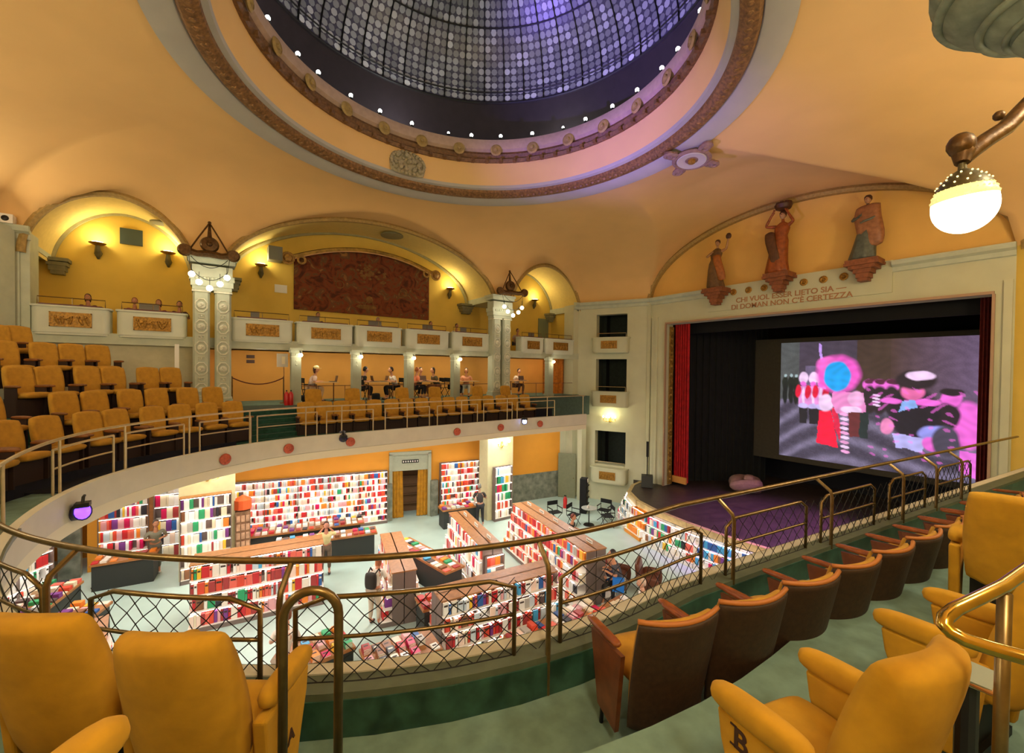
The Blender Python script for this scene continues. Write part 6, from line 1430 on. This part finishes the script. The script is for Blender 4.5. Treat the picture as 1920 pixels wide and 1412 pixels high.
t = thing('railing', 'thin brown railing along the arcade edge behind the slim columns', 'railing', (0, 16.25, 6.74)); mb = MB(); mb.tube([(2.4, 0, .62), (10.4, 0, .62)], .014, 6); obj('top_bar', mb, WOOD, t)
for i in range(9): mb = MB(); mb.tube([(3.2+.9*i, 0, 0), (3.2+.9*i, 0, .62)], .012, 6); obj('post', mb, WOOD, t)
t = thing('railing', 'thin railing right of the right twin columns', 'railing', (0, 16.25, 6.74)); mb = MB(); mb.tube([(12.1, 0, .62), (15.6, 0, .62)], .014, 6); obj('top_bar', mb, WOOD, t)
for i in range(5): mb = MB(); mb.tube([(12.2+.85*i, 0, 0), (12.2+.85*i, 0, .62)], .012, 6); obj('post', mb, WOOD, t)
mb = MB(); vs = []
for i in range(21): vs += [(14.0+1.55*i/20, 16.9+.06*sin(i*1.4), 6.78), (14.0+1.55*i/20, 16.9+.06*sin(i*1.4), 8.6)]
mb.add(vs, [(2*i, 2*i+2, 2*i+3, 2*i+1) for i in range(20)]); tag(obj('curtain', mb, mat('orange curtain', 'C8761C', .8, var=.3)), 'orange curtain at the right end of the middle arcade', 'curtain')
for k, (x, y) in enumerate(((2.75, 16.35), (5.35, 16.6))): mb = MB(); mb.cushion(.32, .3, .22, .4, 8, 3, lambda q: Vector((q.x, q.y, q.z+.15))); tag(obj('bag', mb, BLACK, None, 'all', True, (x, y, 6.74)), 'black bag on the arcade floor beside the '+('first' if not k else 'second')+' slim column', 'bag')
# security camera on the left cornice
t = thing('security_camera', 'small white camera box on top of the cornice at the left edge', 'camera', (-4.05, 16.0, 11.5)); mb = MB(); mb.box((0, 0, .1), (.26, .26, .22)); obj('housing', mb, WHITEP, t); mb = MB(); mb.lathe([(.07, 0), (.05, .02), (1e-5, .03)], 12, (0, -.13, .1), Matrix.Rotation(pi/2, 3, 'X')); obj('lens', mb, DARK, t)
# floodlight tree beside the left twin columns
t = thing('white_pipe', 'white vertical pipe rising left of the left twin columns', 'pipe', (-.72, 15.9, 6.74)); mb = MB(); mb.box((0, 0, .95), (.1, .1, 1.9)); mb.box((0, 0, .02), (.26, .2, .05)); obj('tube', mb, WHITEP, t)

# ------------------------------------------------------------------ statues above the stage
def statue(label, y, z, h, pose, cols, rz=0):
    """wooden figure on a stepped bracket; local: x along -y of the hall, y towards the hall"""
    t = thing('statue', label, 'statue', (XS-.42, y, z), pi/2+rz, 'carved figures above the stage')
    s = h/1.8; M1, M2 = mat('carved wood '+cols[0], cols[0], .45, var=.35, scale=9), mat('carved wood '+cols[1], cols[1], .5, var=.3, scale=9)
    # gown by ring sections with folds
    mb = MB(); n = 28; sec = [(0, .30, .24), (.1, .31, .25), (.35, .27, .22), (.7, .24, .20), (.95, .22, .17), (1.1, .17, .14), (1.3, .21, .15), (1.42, .18, .12), (1.5, .07, .07)]; vs = []
    for k, (zz, rx_, ry_) in enumerate(sec):
        for i in range(n):
            a = 2*pi*i/n; f = 1+.09*sin(7*a+zz*2)*(1-zz/1.5); sx = .07*sin(zz*2.2+pose)
            vs.append(((rx_*f*cos(a)+sx)*s, ry_*f*sin(a)*s, zz*s))
    mb.add(vs, [(k*n+i, k*n+(i+1) % n, (k+1)*n+(i+1) % n, (k+1)*n+i) for k in range(len(sec)-1) for i in range(n)]+[tuple(range(n))[::-1]])
    obj('gown', mb, M1, t, smooth='all')
    mb = MB()
    if pose == 2:   # wide mantle falling from the shoulders
        mb.cushion(.62*s, 1.25*s, .34*s, .4, 10, 3, lambda q: Vector((q.x-.1*s+.05*sin(q.z*4), q.y+.02+.06*abs(q.x), q.z+.95*s)))
    else:
        mb.cushion(.30*s, 1.0*s, .16*s, .4, 8, 3, lambda q: Vector((q.x+.14*s*(1 if pose else -1)+.1*sin(q.z*3), q.y+.16*s, q.z+.75*s)))
    obj('mantle', mb, M2, t, smooth='all', merge=True)
    hx = .07*sin(1.6*2.2+pose)*s
    n_ = [(V(hx, 0, 1.3*s), .12*s, .09*s), (V(hx, 0, 1.5*s), .05*s), (V(hx, .01, 1.6*s), .05*s)]; e_ = [(0, 1), (1, 2)]
    sh = [(V(-.17*s+hx, 0, 1.4*s), V(.17*s+hx, 0, 1.4*s))][0]
    if pose == 0: arms = [(sh[1], V(.33, .12, 1.2)*s, V(.12, .28, 1.28)*s), (sh[0], V(-.36, .1, 1.42)*s, V(-.42, .14, 1.72)*s)]
    elif pose == 1: arms = [(sh[0], V(-.38, .08, 1.45)*s, V(-.2, .08, 1.78)*s), (sh[1], V(.38, .08, 1.45)*s, V(.2, .08, 1.78)*s)]
    else: arms = [(sh[0], V(-.3, .12, 1.15)*s, V(-.1, .26, 1.05)*s), (sh[1], V(.28, .12, 1.15)*s, V(.08, .26, 1.2)*s)]
    for a, b, c_ in arms:
        k = len(n_); d = (c_-b).normalized(); sd = d.cross(V(0, 1, .3)).normalized(); n_ += [(a, .06*s), (b, .045*s), (c_, .03*s), (c_+d*.07*s, .034*s, .02*s)]; e_ += [(0, k), (k, k+1), (k+1, k+2), (k+2, k+3)]
        for o_ in (-.03, -.01, .01, .03): q_ = len(n_); n_ += [(c_+d*.14*s+sd*o_*s, .009*s)]; e_ += [(k+3, q_)]
        q_ = len(n_); n_ += [(c_+d*.06*s+sd*.06*s, .01*s)]; e_ += [(k+2, q_)]
    bd_ = skin_mesh(n_, e_, 0); bd_.materials.clear(); bd_.materials.append(MATS['carved wood '+cols[0]] if pose else mat('carved flesh wood', 'B98A62', .45, var=.2)); link('body', bd_, t)
    mb = MB(); hc = V(hx, .02*s, 1.7*s); mb.ball(hc, .1*s, 12, (.8, .92, 1.15)); mb.tube([hc+V(0, .09, .01)*s, hc+V(0, .115, -.02)*s], [.01*s, .016*s], 6); mb.ball(hc+V(-.035, .08, .02)*s, .014*s, 6); mb.ball(hc+V(.035, .08, .02)*s, .014*s, 6); mb.tube([hc+V(-.03, .085, -.055)*s, hc+V(.03, .085, -.055)*s], .008*s, 5); obj('head', mb, mat('carved flesh wood', 'B98A62', .45, var=.2), t, smooth=True)
    mb = MB(); mb.ball(hc+V(0, -.02, .04)*s, .105*s, 10, (.95, 1, 1)); mb.ball(hc+V(0, -.1, .02)*s, .06*s, 8); obj('hair', mb, mat('dark carved wood', '4A2A16', .5), t, smooth=True)
    if pose == 1:
        mb = MB(); mb.lathe([(.08*s, 0), (.2*s, .06*s), (.24*s, .16*s), (.2*s, .2*s)], 14, (hx, 0, 1.84*s)); [mb.ball((hx+.16*s*cos(i*.8), .12*s*sin(i*.8), 2.03*s), .08*s, 6) for i in range(8)]; obj('basket', mb, MATS['dark carved wood'], t, smooth=True)
    if pose == 0: mb = MB(); mb.ball(V(-.44, .14, 1.86)*s, .1*s, 10, (1, .6, 1.2)); obj('mask', mb, MATS['dark carved wood'], t, smooth=True)
    mb = MB()
    b = thing('statue_bracket', 'stepped brown bracket under the '+('left figure holding a mask', 'middle figure with a basket', 'right figure in a wide mantle')[pose], 'bracket', (XS-.4, y, z), pi/2, 'brackets of the carved figures')
    for k, (w_, d_, z_, h_) in enumerate(((.95, .72, -.05, .1), (1.0, .76, -.14, .09), (.78, .62, -.24, .11), (.52, .5, -.36, .13), (.38, .42, -.5, .15), (.3, .36, -.62, .1))): mb.box((0, .04, z_), (w_*.88, d_, h_))
    obj('step', mb, mat('brown carved bracket', '8A4E2C', .55, var=.35, scale=10), b)
statue('carved figure holding up a mask, left of the three above the stage', 9.45, 11.42, 1.95, 0, ('6E5030', 'A8622A'), .2)
statue('carved figure carrying a basket on the head, middle of the three above the stage', 7.08, 11.62, 2.2, 1, ('9A4E1E', '5E3A20'), .0)
statue('carved figure in a wide mantle, right of the three above the stage', 4.6, 11.6, 2.0, 2, ('5A6058', 'A06A48'), -.1)
print('objects', len(bpy.data.objects))
